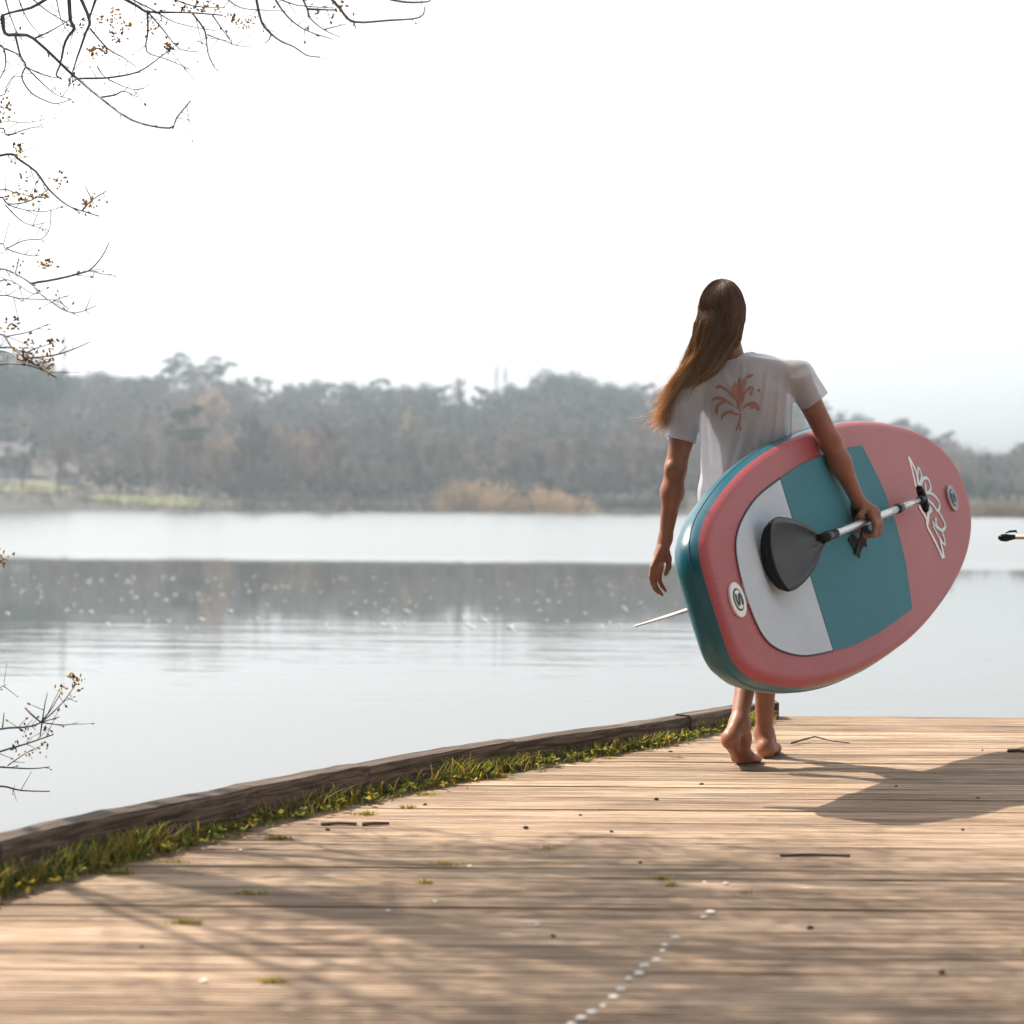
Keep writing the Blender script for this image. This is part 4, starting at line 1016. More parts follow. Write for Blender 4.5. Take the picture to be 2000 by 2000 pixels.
tpoly = [(a * K, b * K) for a, b in tt + tr_[1:]] + [(a * K, -b * K) for a, b in (tt + tr_[1:])[-2::-1]]
slab('teal_pad', tpoly, .0004, .0066, M_tpad, board)
def disc(name, u_, w_, r, z0, z1, mat, parent, n=28):
    return slab(name, [(u_ + r * math.cos(q * 6.2832 / n), w_ + r * math.sin(q * 6.2832 / n)) for q in range(n)], z0, z1, mat, parent)
def ribbon(mb, pts, wd, z, prof=None):
    pts = [Vector((a, b, 0)) for a, b in pts]; L = []
    for i, p in enumerate(pts):
        t = (pts[min(i + 1, len(pts) - 1)] - pts[max(i - 1, 0)]).normalized(); s = Vector((-t.y, t.x, 0))
        k = 1 if prof is None else prof(i / (len(pts) - 1))
        L.append((p + s * wd * k, p - s * wd * k))
    v = [q + Vector((0, 0, z)) for a, b in L for q in (a, b)] + [q + Vector((0, 0, z - .0012)) for a, b in L for q in (a, b)]
    m2 = 2 * len(L)
    f = [(2 * i, 2 * i + 1, 2 * i + 3, 2 * i + 2) for i in range(len(L) - 1)]
    f += [(2 * i, 2 * i + 2, m2 + 2 * i + 2, m2 + 2 * i) for i in range(len(L) - 1)] + [(2 * i + 1, m2 + 2 * i + 1, m2 + 2 * i + 3, 2 * i + 3) for i in range(len(L) - 1)]
    mb.add(v, f)
def s_shape(u_, w_, s): return [(u_ + a * s, w_ + b * s) for a, b in smooth2([(.55, -.75), (.75, -.1), (.55, .5), (.15, .35), (0, 0), (-.15, -.35), (-.55, -.5), (-.75, .1), (-.55, .75)], 4)]
for u_, mat, z in ((-1.132 * K, M_logo, 0), (1.242 * K, M_grey, .06 * (1.242 * K - .9) ** 2)):
    d_ = disc('badge', u_, -.007, .055, z + .0006, z + .007, mat, board)
    disc('badge_ring', u_, -.007, .036, z + .0072, z + .0085, M_edge if mat is M_logo else M_black, d_)
    disc('badge_face', u_, -.007, .030, z + .0087, z + .0097, M_grey if mat is M_grey else M_logo, d_)
    b = MB(); ribbon(b, s_shape(u_, -.007, .026), .0058, z + .0112); b.build('letter_s', M_black, d_)
LOGO = [[(0.907, 0.213), (0.905, 0.164), (0.886, 0.093)], [(0.907, 0.213), (0.946, 0.146), (0.921, 0.096)], [(0.985, 0.161), (0.97, 0.15), (0.959, 0.132)], [(0.992, 0.16), (0.992, 0.12), (0.93, 0.092)], [(0.945, 0.091), (1.007, 0.111), (1.056, 0.103), (1.063, 0.07), (1.028, 0.053), (0.989, 0.056), (1.011, 0.092)], [(1.012, 0.053), (1.061, 0.037), (1.1, 0.009), (1.099, -0.014), (1.056, -0.031), (1.022, 0.001), (0.982, 0.026)], [(0.967, 0.003), (0.916, -0.038), (0.871, -0.064)], [(0.931, -0.022), (0.987, -0.016), (0.979, -0.001)], [(1.065, -0.035), (1.093, -0.083), (1.078, -0.104), (1.025, -0.106), (0.989, -0.076), (1.009, -0.051)], [(0.951, -0.059), (0.98, -0.085), (1.025, -0.106)], [(1.034, -0.11), (1.024, -0.161), (0.989, -0.147), (0.941, -0.074)], [(0.847, 0.02), (0.89, -0.039), (0.873, -0.069), (0.916, -0.145), (0.936, -0.208)], [(0.87, -0.069), (0.893, -0.106), (0.945, -0.208)], [(0.977, -0.135), (0.97, -0.172), (0.955, -0.21)]]
for i, s in enumerate(LOGO):
    b = MB(); pts = smooth2(s, 4) if len(s) > 3 else smooth2(s, 3)
    wd = .0088 if i in (0, 1, 6, 11, 12, 13) else .0066
    ribbon(b, pts, wd, .0014 + .0001 * i)
    for q in range(len(b.v)):
        x_, y_, z_ = b.v[q]; b.v[q] = (x_, y_, z_ + .06 * max(0, x_ - .9) ** 2)
    b.build('letter_stroke', M_logo if i in (0, 1, 6, 11, 12, 13) else M_logo2, board)
# carry handle: webbing strap with stitched triangular ends
b = MB()
hp = smooth_path([(.10, .105, .008), (.075, .085, .03), (.045, .05, .046), (.01, .01, .04), (-.012, -.02, .02), (-.02, -.045, .008)], 4)
for i in range(len(hp) - 1):
    t = (hp[i + 1] - hp[i]).normalized(); s = t.cross(Vector((0, 0, 1))).normalized() * .021
    b.add([hp[i] + s, hp[i] - s, hp[i + 1] - s, hp[i + 1] + s] + [q + Vector((0, 0, .006)) for q in (hp[i] + s, hp[i] - s, hp[i + 1] - s, hp[i + 1] + s)], [(3, 2, 1, 0), (4, 5, 6, 7), (0, 4, 7, 3), (1, 2, 6, 5), (0, 1, 5, 4), (2, 3, 7, 6)])
hd = b.build('carry_handle', M_fabric, board)
slab('handle_patch', [(-.060, .02), (.0, .03), (.052, -.0), (.03, -.035), (-.002, -.060), (-.03, -.03)], .0068, .0105, M_fabric, hd)
slab('handle_patch', [(.06, .07), (.13, .08), (.15, .12), (.11, .15), (.07, .12)], .0068, .0105, M_fabric, hd)
slab('pull_tab', [(.085, -.0), (.115, -.012), (.104, -.034), (.082, -.02)], .0068, .0115, M_fabric, hd)
# fin under the tail
def fin(u_):
    prof = [(u_ + .10, -T + .004), (u_ - .06, -T + .004), (u_ - .125, -T - .10), (u_ - .15, -T - .205), (u_ - .135, -T - .222), (u_ - .105, -T - .20), (u_ - .03, -T - .09)]
    v = [(a, s * (.0045 if z > -T - .1 else .0025), z) for s in (1, -1) for a, z in prof]
    n_ = len(prof)
    return link('fin', mesh('fin', v, [tuple(range(n_)), tuple(range(n_, 2 * n_))[::-1]] + [(i, n_ + i, n_ + (i + 1) % n_, (i + 1) % n_) for i in range(n_)]), simple('pale_fin', (.72, .62, .60), .35), board)
fin(-1.06)

# ------------------------------------------------------------------ paddle held against the deck
paddle = empty('paddle'); paddle.matrix_world = BM
tag(paddle, 'black-bladed paddle with aluminium shaft held against the board', 'paddle')
TOPE = [(-.397, .066), (-.435, .077), (-.50, .105), (-.579, .137), (-.65, .160), (-.717, .175), (-.79, .187), (-.842, .184)]
BOTE = [(-.397, .048), (-.44, .036), (-.50, .015), (-.57, -.011), (-.65, -.029), (-.715, -.040), (-.80, -.047), (-.852, -.044)]
TE = smooth2(TOPE, 3); BE = smooth2(BOTE, 3)
NT = 13; bv_, bfc = [], []
nL = len(TE)
def blade_h(s, t):
    ridge = .012 * math.exp(-(t * 4.5) ** 2) * max(0, 1 - s * 1.6)
    return .056 - .012 * s + ridge + .024 * t * t * s ** .7 - .006 * t * s
for side in (0, 1):
    for i in range(nL):
        for j in range(NT):
            q = j / (NT - 1); t = q * 2 - 1
            s = i / (nL - 1)
            bow = -.022 * (1 - t ** 4) * s ** 5
            x_ = TE[i][0] * (1 - q) + BE[i][0] * q + bow; y_ = TE[i][1] * (1 - q) + BE[i][1] * q
            e = max(0, 1 - abs(t)) * min(1, (1 - s) * 4 + .35)
            bv_.append((x_ * K, y_ * K, blade_h(s, t) - side * (.004 + .010 * min(1, 3 * max(0, 1 - abs(t))))))
nn = nL * NT
for i in range(nL - 1):
    for j in range(NT - 1):
        a = i * NT + j
        bfc.append((a, a + 1, a + NT + 1, a + NT)); bfc.append((nn + a, nn + a + NT, nn + a + NT + 1, nn + a + 1))
bd_loop = [i * NT for i in range(nL)] + [(nL - 1) * NT + j for j in range(1, NT)] + [i * NT + NT - 1 for i in range(nL - 2, -1, -1)] + [j for j in range(NT - 2, 0, -1)]
for i in range(len(bd_loop)):
    a, c = bd_loop[i], bd_loop[(i + 1) % len(bd_loop)]
    bfc.append((a, c, nn + c, nn + a))
bl = link('blade', mesh('blade', bv_, bfc, True), M_black, paddle)
bm = bmesh.new(); bm.from_mesh(bl.data); bmesh.ops.recalc_face_normals(bm, faces=bm.faces); bm.to_mesh(bl.data); bm.free()
# back lip of the blade: the curled dark end
b = MB()
lip = [Vector((( TE[-1][0] * (1 - q) + BE[-1][0] * q - .022 * (1 - (2 * q - 1) ** 4)) * K, (TE[-1][1] * (1 - q) + BE[-1][1] * q) * K, blade_h(1, 2 * q - 1) - .006)) for q in [k / 14 for k in range(15)]]
for i in range(14):
    wa = .026 * max(0, math.sin(math.pi * i / 14)) ** .35; wb = .026 * max(0, math.sin(math.pi * (i + 1) / 14)) ** .35
    a, c = lip[i], lip[i + 1]
    b.add([a, c, c + Vector((-wb * .25, 0, -wb)), a + Vector((-wa * .25, 0, -wa)), a + Vector((.006, 0, -.004)), c + Vector((.006, 0, -.004)), c + Vector((.006 - wb * .25, 0, -wb)), a + Vector((.006 - wa * .25, 0, -wa))],
          [(0, 1, 2, 3), (7, 6, 5, 4), (3, 2, 6, 7), (0, 4, 5, 1)])
b.build('blade_lip', M_black, bl, True)
SH = lambda u_: Vector((u_ * K, (.065 - .02 * (u_ + .425) / 1.2) * K, .060))
b = MB(); b.tube([SH(-.44), SH(-.38), SH(-.30)], [.017, .0185, .0165], 14); b.build('throat', M_black, bl, True)
b = MB(); b.tube([SH(-.40 + .80 * q / 6) for q in range(7)], .0145, 16); sh = b.build('shaft', M_alu, paddle, True)
b = MB(); b.tube([SH(.385), SH(.40), SH(.435), SH(.45)], [.0165, .0185, .0185, .0165], 16); b.build('clamp', M_black, sh, True)
b = MB(); b.tube([SH(.40), SH(.55), SH(.705)], .0122, 14); b.build('upper_shaft', M_alu, paddle, True)
b = MB(); b.tube([SH(.66), SH(.69), SH(.715)], [.014, .017, .017], 12); gp = b.build('grip', M_black, paddle, True)
c0 = SH(.72)
b = MB(); b.tube([c0 + Vector((-.01, .052, 0)), c0 + Vector((-.003, .046, 0)), c0 + Vector((.004, .03, 0)), c0 + Vector((.006, 0, 0)), c0 + Vector((.004, -.03, 0)), c0 + Vector((-.003, -.046, 0)), c0 + Vector((-.01, -.052, 0))], [.004, .012, .0155, .0175, .0155, .012, .004], 12)
b.build('grip_bar', M_black, gp, True)

# second paddle, only its grip end reaches into the picture at the right
p2 = tag(empty('spare_paddle', (1.87, 8.2, .785)), 'grip end of a second paddle poking in at the right edge', 'paddle')
b = MB(); b.tube([(-.0, 0, 0), (.012, 0, 0), (.03, 0, 0), (.05, 0, .002), (.065, 0, .003)], [.006, .014, .0155, .011, .009], 12); b.build('grip', M_black, p2, True)
b = MB(); b.tube([(.05, 0, .002), (.5, -.02, .008), (1.5, -.05, .015)], .0085, 12); b.build('shaft', simple('pale_shaft', (.55, .45, .38), .35), p2, True)
b = MB(); b.tube([(.03, .01, .018), (.045, .01, .024), (.07, .012, .026), (.075, .012, .020)], [.002, .004, .005, .002], 8); b.build('leash_tab', M_black, p2, True)
b = MB(); b.tube([(1.5, -.05, .015), (1.6, -.052, .015), (1.78, -.055, .01), (1.95, -.06, .0)], [.012, .06, .095, .05], 12); q_ = b.build('blade', M_black, p2, True); q_.scale = (1, .25, 1)
for x_, lb_ in ((2.45, 'mooring post carrying the second paddle, nearer the grip'), (3.25, 'mooring post carrying the second paddle, nearer the blade')):
    b = MB(); b.tube([(0, 0, -.0), (0, 0, .75), (0, 0, .775), (0, 0, .782)], [.06, .058, .055, .045], 14)
    o_ = b.build('mooring_post', M_kerb, None, True); o_.location = (x_, 8.16, 0); tag(o_, lb_, 'post')

# ------------------------------------------------------------------ the person
class Field:
    def __init__(s, lo, hi, h):
        s.lo = np.array(lo, float); s.h = h
        s.n = [int(round((b - a) / h)) + 1 for a, b in zip(lo, hi)]
        s.ax = [lo[i] + h * np.arange(s.n[i]) for i in range(3)]
        s.f = np.full(s.n, 0.5, dtype=np.float32)
    def sl(s, lo, hi):
        r = []
        for i in range(3):
            a = max(0, int((lo[i] - s.lo[i]) / s.h)); b = min(s.n[i], int((hi[i] - s.lo[i]) / s.h) + 2)
            r.append(slice(a, max(a + 1, b)))
        return tuple(r)
    def grid(s, r):
        return s.ax[0][r[0]][:, None, None], s.ax[1][r[1]][None, :, None], s.ax[2][r[2]][None, None, :]
    def add(s, fn, lo, hi, k=.02, mode='u'):
        m = k + .03
        r = s.sl([a - m for a in lo], [b + m for b in hi])
        X, Y, Z = s.grid(r)
        d = fn(X, Y, Z).astype(np.float32); a = s.f[r]
        if mode == 'u': s.f[r] = np.minimum(a, d) - k * .25 * np.maximum(1 - np.abs(a - d) / k, 0) ** 2
        else:           # subtract
            d = -d; s.f[r] = np.maximum(a, d) + k * .25 * np.maximum(1 - np.abs(a - d) / k, 0) ** 2
    def cone(s, a, b, ra, rb, k=.02, mode='u', sy=1.0):
        a = np.array(a, float); b = np.array(b, float); ba = b - a; L2 = max(1e-9, ba @ ba); R_ = max(ra, rb)
        def fn(X, Y, Z):
            px, py, pz = X - a[0], (Y - a[1]), Z - a[2]
            t = np.clip((px * ba[0] + py * ba[1] + pz * ba[2]) / L2, 0, 1)
            return np.sqrt((px - t * ba[0]) ** 2 + ((py - t * ba[1]) / sy) ** 2 + (pz - t * ba[2]) ** 2) - (ra + (rb - ra) * t)
        s.add(fn, np.minimum(a, b) - R_ * max(1, sy), np.maximum(a, b) + R_ * max(1, sy), k, mode)
    def ell(s, c, r, k=.02, mode='u', rot=0.0):
        c = np.array(c, float); r_ = np.array(r, float); cs, sn = math.cos(rot), math.sin(rot)
        def fn(X, Y, Z):
            px, py, pz = X - c[0], Y - c[1], Z - c[2]
            qx = cs * px + sn * pz; qz = -sn * px + cs * pz
            k0 = np.sqrt((qx / r_[0]) ** 2 + (py / r_[1]) ** 2 + (qz / r_[2]) ** 2)
            k1 = np.sqrt((qx / r_[0] ** 2) ** 2 + (py / r_[1] ** 2) ** 2 + (qz / r_[2] ** 2) ** 2) + 1e-6
            return k0 * (k0 - 1) / k1
        m = r_.max(); s.add(fn, c - m, c + m, k, mode)
    def loft(s, rows, k=.03, extra=None):
        zs = np.array([q[0] for q in rows]); o_ = np.argsort(zs); C_ = np.array(rows, float)[o_]
        def fn(X, Y, Z):
            z = np.clip(Z, C_[0, 0], C_[-1, 0])
            cx = np.interp(z, C_[:, 0], C_[:, 1]); cyy = np.interp(z, C_[:, 0], C_[:, 2]); rx = np.interp(z, C_[:, 0], C_[:, 3]); ry = np.interp(z, C_[:, 0], C_[:, 4])
            k0 = np.sqrt(((X - cx) / rx) ** 2 + ((Y - cyy) / ry) ** 2)
            d = (k0 - 1) * np.minimum(rx, ry) * (.6 + .4 * np.clip(k0, 0, 1))
            dz = np.maximum(C_[0, 0] - Z, Z - C_[-1, 0])
            d = np.where(dz > 0, np.sqrt(np.maximum(d, 0) ** 2 + np.maximum(dz, 0) ** 2) + np.minimum(d, 0) * 0, np.maximum(d, dz))
            return d if extra is None else d + extra(X, Y, Z)
        lo = [(C_[:, 1] - C_[:, 3]).min(), (C_[:, 2] - C_[:, 4]).min(), C_[0, 0]]; hi = [(C_[:, 1] + C_[:, 3]).max(), (C_[:, 2] + C_[:, 4]).max(), C_[-1, 0]]
        s.add(fn, lo, hi, k)
    def surface(s, relax=2):
        f = s.f; nx_, ny_, nz_ = f.shape
        ins = f < 0
        c = ins[:-1, :-1, :-1].astype(np.int8)
        for dx in (0, 1):
            for dy in (0, 1):
                for dz in (0, 1):
                    if dx or dy or dz: c += ins[dx:nx_ - 1 + dx, dy:ny_ - 1 + dy, dz:nz_ - 1 + dz]
        act = np.argwhere((c > 0) & (c < 8))
        idx = np.full((nx_ - 1, ny_ - 1, nz_ - 1), -1, dtype=np.int32)
        idx[act[:, 0], act[:, 1], act[:, 2]] = np.arange(len(act))
        cor = {}
        for dx in (0, 1):
            for dy in (0, 1):
                for dz in (0, 1):
                    cor[(dx, dy, dz)] = f[act[:, 0] + dx, act[:, 1] + dy, act[:, 2] + dz]
        acc = np.zeros((len(act), 3)); cnt = np.zeros(len(act))
        for k0 in cor:
            for ax in range(3):
                if k0[ax] == 0:
                    k1 = list(k0); k1[ax] = 1; k1 = tuple(k1)
                    a, b = cor[k0], cor[k1]; m = (a < 0) != (b < 0)
                    t = np.where(m, a / np.where(m, a - b, 1), 0)
                    p = np.array(k0, float)[None, :].repeat(len(act), 0); p[:, ax] = t
                    acc[m] += p[m]; cnt[m] += 1
        V = (act + acc / np.maximum(cnt, 1)[:, None]) * s.h + s.lo
        F = []
        for ax in range(3):
            a = ins.take(range(0, f.shape[ax] - 1), axis=ax); b = ins.take(range(1, f.shape[ax]), axis=ax)
            e = np.argwhere(a != b)
            o1, o2 = [(1, 2), (2, 0), (0, 1)][ax]
            ok = (e[:, o1] > 0) & (e[:, o2] > 0) & (e[:, o1] < f.shape[o1] - 1) & (e[:, o2] < f.shape[o2] - 1); e = e[ok]
            sg = a[e[:, 0], e[:, 1], e[:, 2]]
            def cell(d1, d2):
                q = e.copy(); q[:, o1] -= d1; q[:, o2] -= d2; return idx[q[:, 0], q[:, 1], q[:, 2]]
            quad = np.stack([cell(1, 1), cell(0, 1), cell(0, 0), cell(1, 0)], 1)
            quad[~sg] = quad[~sg][:, ::-1]
            F.append(quad)
        F = np.concatenate(F)
        for _ in range(relax):
            sm = np.zeros_like(V); ct = np.zeros(len(V))
            for i in range(4):
                a, b = F[:, i], F[:, (i + 1) % 4]
                for q in range(3):
                    sm[:, q] += np.bincount(a, V[b, q], len(V)) + np.bincount(b, V[a, q], len(V))
                ct += np.bincount(a, minlength=len(V)) + np.bincount(b, minlength=len(V))
            V = V * .5 + .5 * sm / np.maximum(ct, 1)[:, None]
        return V, F

PO = Vector((0.83, 7.5, 0.0))
person = tag(empty('person', PO), 'barefoot person in pale t-shirt walking away along the jetty', 'person')
def loc(v): return np.array(v) - np.array(PO)
def bl_(u_, w_, n_): return tuple(bworld(u_ * K, w_ * K, n_) - PO)

B = Field((-.44, -.30, -.012), (.60, .44, 1.72), .0045)
# torso
TORSO = [(.84, .01, .0, .150, .110), (.92, .012, .0, .155, .112), (1.02, .028, .0, .118, .090), (1.12, .014, .0, .116, .085), (1.22, -.012, .0, .138, .095), (1.30, -.025, -.005, .155, .095), (1.37, -.03, -.005, .120, .075), (1.41, -.045, -.005, .07, .055)]
B.loft(TORSO, .02)
B.cone((-.055, -.005, 1.37), (-.085, .005, 1.50), .052, .047, .035)                                  # neck
LS, LE, LW = (-.205, -.01, 1.315), (-.258, -.03, 1.030), (-.290, .0, .785)
RS, RE, RW = (.165, -.005, 1.365), (.287, .0, 1.128), bl_(.035, .125, .055)
B.cone((-.07, 0, 1.355), LS, .05, .05, .04); B.cone((.02, 0, 1.378), RS, .046, .043, .03)
B.cone(LS, LE, .049, .037, .03); B.cone(RS, RE, .044, .037, .03)
B.ell((-.230, -.02, 1.20), (.040, .043, .10), .03)
B.cone(LE, (-.268, -.022, .95), .036, .037, .02); B.cone((-.268, -.022, .95), LW, .037, .0225, .03)
mid = tuple(np.array(RE) * .68 + np.array(RW) * .32)
B.cone(RE, mid, .036, .037, .02); B.cone(mid, RW, .037, .023, .03)
B.ell((LE[0] - .018, LE[1] - .022, LE[2]), (.017, .017, .022), .015); B.ell((RE[0] + .018, RE[1] - .022, RE[2] + .004), (.017, .017, .022), .015)
# left hand, hanging loosely
B.cone(LW, (-.306, .0, .725), .0215, .026, .02, sy=1.25)
for a, b_, r1, r2 in [((-.298, .012, .745), (-.304, .020, .678), .0125, .0105), ((-.300, .002, .745), (-.318, .002, .672), .0125, .0105), ((-.303, -.012, .745), (-.330, -.018, .674), .0125, .0105), ((-.303, -.02, .75), (-.338, -.036, .684), .012, .0095)]:
    B.cone(a, b_, r1, r2, .012)
def finger(pts, r):
    for i in range(len(pts) - 1): B.cone(pts[i], pts[i + 1], r[i], r[i + 1], .004)
finger([(-.304, .020, .678), (-.309, .032, .640), (-.298, .038, .616), (-.285, .038, .600)], [.0098, .0088, .008, .0068])
finger([(-.318, .002, .672), (-.327, .008, .629), (-.314, .014, .603), (-.299, .015, .587)], [.010, .009, .008, .0068])
finger([(-.330, -.018, .674), (-.338, -.017, .634), (-.327, -.012, .609), (-.313, -.010, .594)], [.0098, .0088, .0078, .0066])
finger([(-.338, -.036, .684), (-.344, -.041, .651), (-.336, -.038, .632), (-.325, -.036, .619)], [.0088, .0078, .0070, .006])
finger([(-.290, .008, .755), (-.278, -.004, .715), (-.279, -.016, .684), (-.290, -.022, .660)], [.014, .0115, .010, .0078])
# right hand round the shaft and handle
B.cone(RW, bl_(.05, .075, .088), .0225, .027, .02)
fu = [(.085, .0095), (.062, .010), (.038, .0098), (.016, .0088)]
for i, (u_, r) in enumerate(fu):
    B.cone(bl_(.045 + (u_ - .05) * .6, .085, .086), bl_(u_, .040, .094), .0125, .0115, .012)
    finger([bl_(u_, .040, .094), bl_(u_ - .012, .004, .082), bl_(u_ - .016, .008, .050), bl_(u_ - .01, .034, .036)], [r * 1.08, r, r * .92, r * .8])
finger([bl_(.02, .10, .07), bl_(.0, .082, .055), bl_(-.004, .062, .035), bl_(.004, .036, .032)], [.0135, .012, .0105, .0085])
# head
HC = (-.097, .0, 1.575)
B.ell(HC, (.074, .093, .108), .02)
B.ell((-.10, .045, 1.515), (.052, .055, .055), .03)                                                   # jaw
B.ell((-.10, .098, 1.565), (.010, .016, .020), .012); B.ell((-.10, .105, 1.553), (.012, .012, .009), .008)   # nose
B.ell((-.10, .085, 1.525), (.022, .014, .007), .008); B.ell((-.10, .078, 1.495), (.018, .016, .013), .012)   # lips, chin
for s in (-1, 1):
    B.ell((-.10 + s * .028, .088, 1.578), (.014, .010, .008), .006); B.ell((-.097 + s * .074, -.005, 1.565), (.010, .020, .030), .008)
# legs
LH, LK, LA = (-.065, .0, .88), (.045, .10, .48), (-.042, -.135, .150)
RH, RK, RA = (.085, .0, .88), (.080, .10, .47), (.078, .135, .085)
for H_, K_, A_ in ((LH, LK, LA), (RH, RK, RA)):
    B.cone(H_, K_, .080, .052, .04); B.cone(K_, A_, .048, .029, .03)
    H_, K_, A_ = map(np.array, (H_, K_, A_))
    c = K_ * .68 + A_ * .32
    B.ell(tuple(c + np.array((0, -.018, 0))), (.046, .048, .10), .04)
def foot(ank, heel, ball, toe, side, lift):
    ank, heel, ball, toe = map(np.array, (ank, heel, ball, toe))
    d = ball - heel; d = d / np.linalg.norm(d); lat = np.cross(d, (0, 0, 1)); lat /= np.linalg.norm(lat); upv = np.cross(lat, d)
    B.cone(ank, heel + upv * .014, .029, .029, .02)                   # Achilles and heel
    B.ell(heel, (.029, .033, .029), .02)
    B.cone(ank + d * .02, (ank + ball) / 2 + upv * .01, .031, .029, .03)
    B.cone((ank + ball) / 2 + upv * .008, ball, .029, .024, .03)
    B.cone(heel + d * .02 + lat * side * .008, ball + lat * side * .022, .024, .019, .02)
    B.cone(ball - lat * .026, ball + lat * .026, .020, .018, .02)
    td = toe - ball; td = td / np.linalg.norm(td)
    for i, (o_, r, L) in enumerate([(-.030, .0125, 1.0), (-.012, .009, 1.02), (.003, .0085, .92), (.017, .008, .80), (.030, .0075, .66)]):
        o2 = o_ * side
        a = ball + lat * o2 + td * .01; b_ = ball + lat * o2 * 1.15 + (toe - ball) * L; b_[2] = max(b_[2], r)
        B.cone(a, b_, r * 1.15, r, .006)
foot(LA, (-.074, -.178, .098), (-.014, -.055, .026), (.012, .010, .012), -1, 1)
foot(RA, (.080, .105, .032), (.108, .245, .022), (.120, .320, .010), 1, 0)
V, F = B.surface(2)
V[:, 2] = np.maximum(V[:, 2], 0.001)
def skin_mat():
    m, t, p = new_mat('skin')
    n = N(t, 'ShaderNodeTexNoise', Scale=9.0, Detail=4.0); t.links.new(coords(t), n.inputs['Vector'])
    t.links.new(ramp(t, n.outputs['Fac'], [(.28, (.21, .070, .040)), (.5, (.28, .105, .062)), (.75, (.35, .148, .088))]), p.inputs['Base Color'])
    p.inputs['Roughness'].default_value = .48
    p.inputs['Subsurface Weight'].default_value = .25
    p.inputs['Subsurface Radius'].default_value = (1.0, .3, .15)
    p.inputs['Subsurface Scale'].default_value = .02
    f = N(t, 'ShaderNodeTexNoise', Scale=260.0, Detail=2.0); t.links.new(coords(t), f.inputs['Vector'])
    b = N(t, 'ShaderNodeBump', Strength=.12, Distance=.002); t.links.new(f.outputs['Fac'], b.inputs['Height']); t.links.new(b.outputs[0], p.inputs['Normal'])
    return m
link('body', mesh('body', V, F.astype(np.int32), True), skin_mat(), person)

# t-shirt
S = Field((-.42, -.26, .80), (.42, .26, 1.50), .0042)
def seg_d(X, Z, a, b):
    bx, bz = b[0] - a[0], b[1] - a[1]; L2 = bx * bx + bz * bz
    t = np.clip(((X - a[0]) * bx + (Z - a[1]) * bz) / L2, 0, 1)
    return np.sqrt((X - a[0] - t * bx) ** 2 + (Z - a[1] - t * bz) ** 2), t
FOLDS = [((-.035, 1.18), (-.11, .90), .016, .010), ((.02, 1.20), (-.06, .92), .020, .007), ((.10, 1.36), (.07, 1.05), .012, .006), ((.135, 1.33), (.125, 1.02), .012, .007), ((.06, 1.40), (.03, 1.22), .012, .005),
         ((-.155, 1.27), (-.145, 1.05), .012, .005), ((-.10, 1.37), (-.06, 1.28), .015, .004), ((.15, 1.20), (.04, .95), .016, .007), ((-.03, 1.40), (-.04, 1.30), .010, .004), ((.0, 1.12), (.09, .90), .014, .007)]
def folds(X, Y, Z):
    d = 0 * X * Y * Z
    back = np.clip(-Y / .06, 0, 1)
    for a, b_, wd, am in FOLDS:
        q, t = seg_d(X, Z, a, b_); wd = wd * .75
        d = d - back * 1.7 * am * (np.exp(-(q / wd) ** 2) - .5 * np.exp(-(q / (wd * 2.2)) ** 2)) * np.minimum(1, 4 * t + .3) 
    d = d + .0022 * np.sin(34 * X + 9 * Z + 6 * np.sin(7 * Z)) * np.clip((1.25 - Z) / .2, 0, 1) + .0012 * np.sin(60 * X - 23 * Z + Y * 20)
    return d
SHIRT = [(.835, .0, .0, .182, .135), (.92, .0, .0, .176, .130), (1.02, -.003, .0, .166, .120), (1.12, -.006, .0, .160, .112), (1.22, -.010, .0, .162, .114), (1.30, -.018, -.005, .168, .112), (1.365, -.028, -.005, .135, .090), (1.415, -.045, -.005, .085, .068), (1.44, -.05, -.005, .06, .06)]
S.loft(SHIRT, .02, folds)
S.cone((-.10, -.003, 1.345), (-.21, -.01, 1.308), .066, .064, .03); S.cone((.04, -.003, 1.375), (.168, -.005, 1.357), .062, .057, .03)
LHEM = Vector((-.243, -.022, 1.128)); RHEM = Vector((.232, -.003, 1.268))
def sleeve(a, hem, ra, rb, wob):
    a = np.array(a); hem = np.array(hem); d = hem - a; L = np.linalg.norm(d); d = d / L
    def fn(X, Y, Z):
        px, py, pz = X - a[0], Y - a[1], Z - a[2]
        t = px * d[0] + py * d[1] + pz * d[2]; tt_ = np.clip(t / L, 0, 1)
        r = np.sqrt(np.maximum(0, (px - t * d[0]) ** 2 + (py - t * d[1]) ** 2 + (pz - t * d[2]) ** 2))
        q = np.where(t < 0, np.sqrt(px ** 2 + py ** 2 + pz ** 2), r) - (ra + (rb - ra) * tt_) + wob * np.sin(40 * Z + 55 * X + 3) * np.sin(30 * Y + 20 * X)
        return np.maximum(q, t - L)
    S.add(fn, np.minimum(a, hem) - .1, np.maximum(a, hem) + .1, .018)
sleeve((-.205, -.01, 1.315), LHEM, .063, .056, .003); sleeve((.165, -.005, 1.36), RHEM, .058, .054, .003)
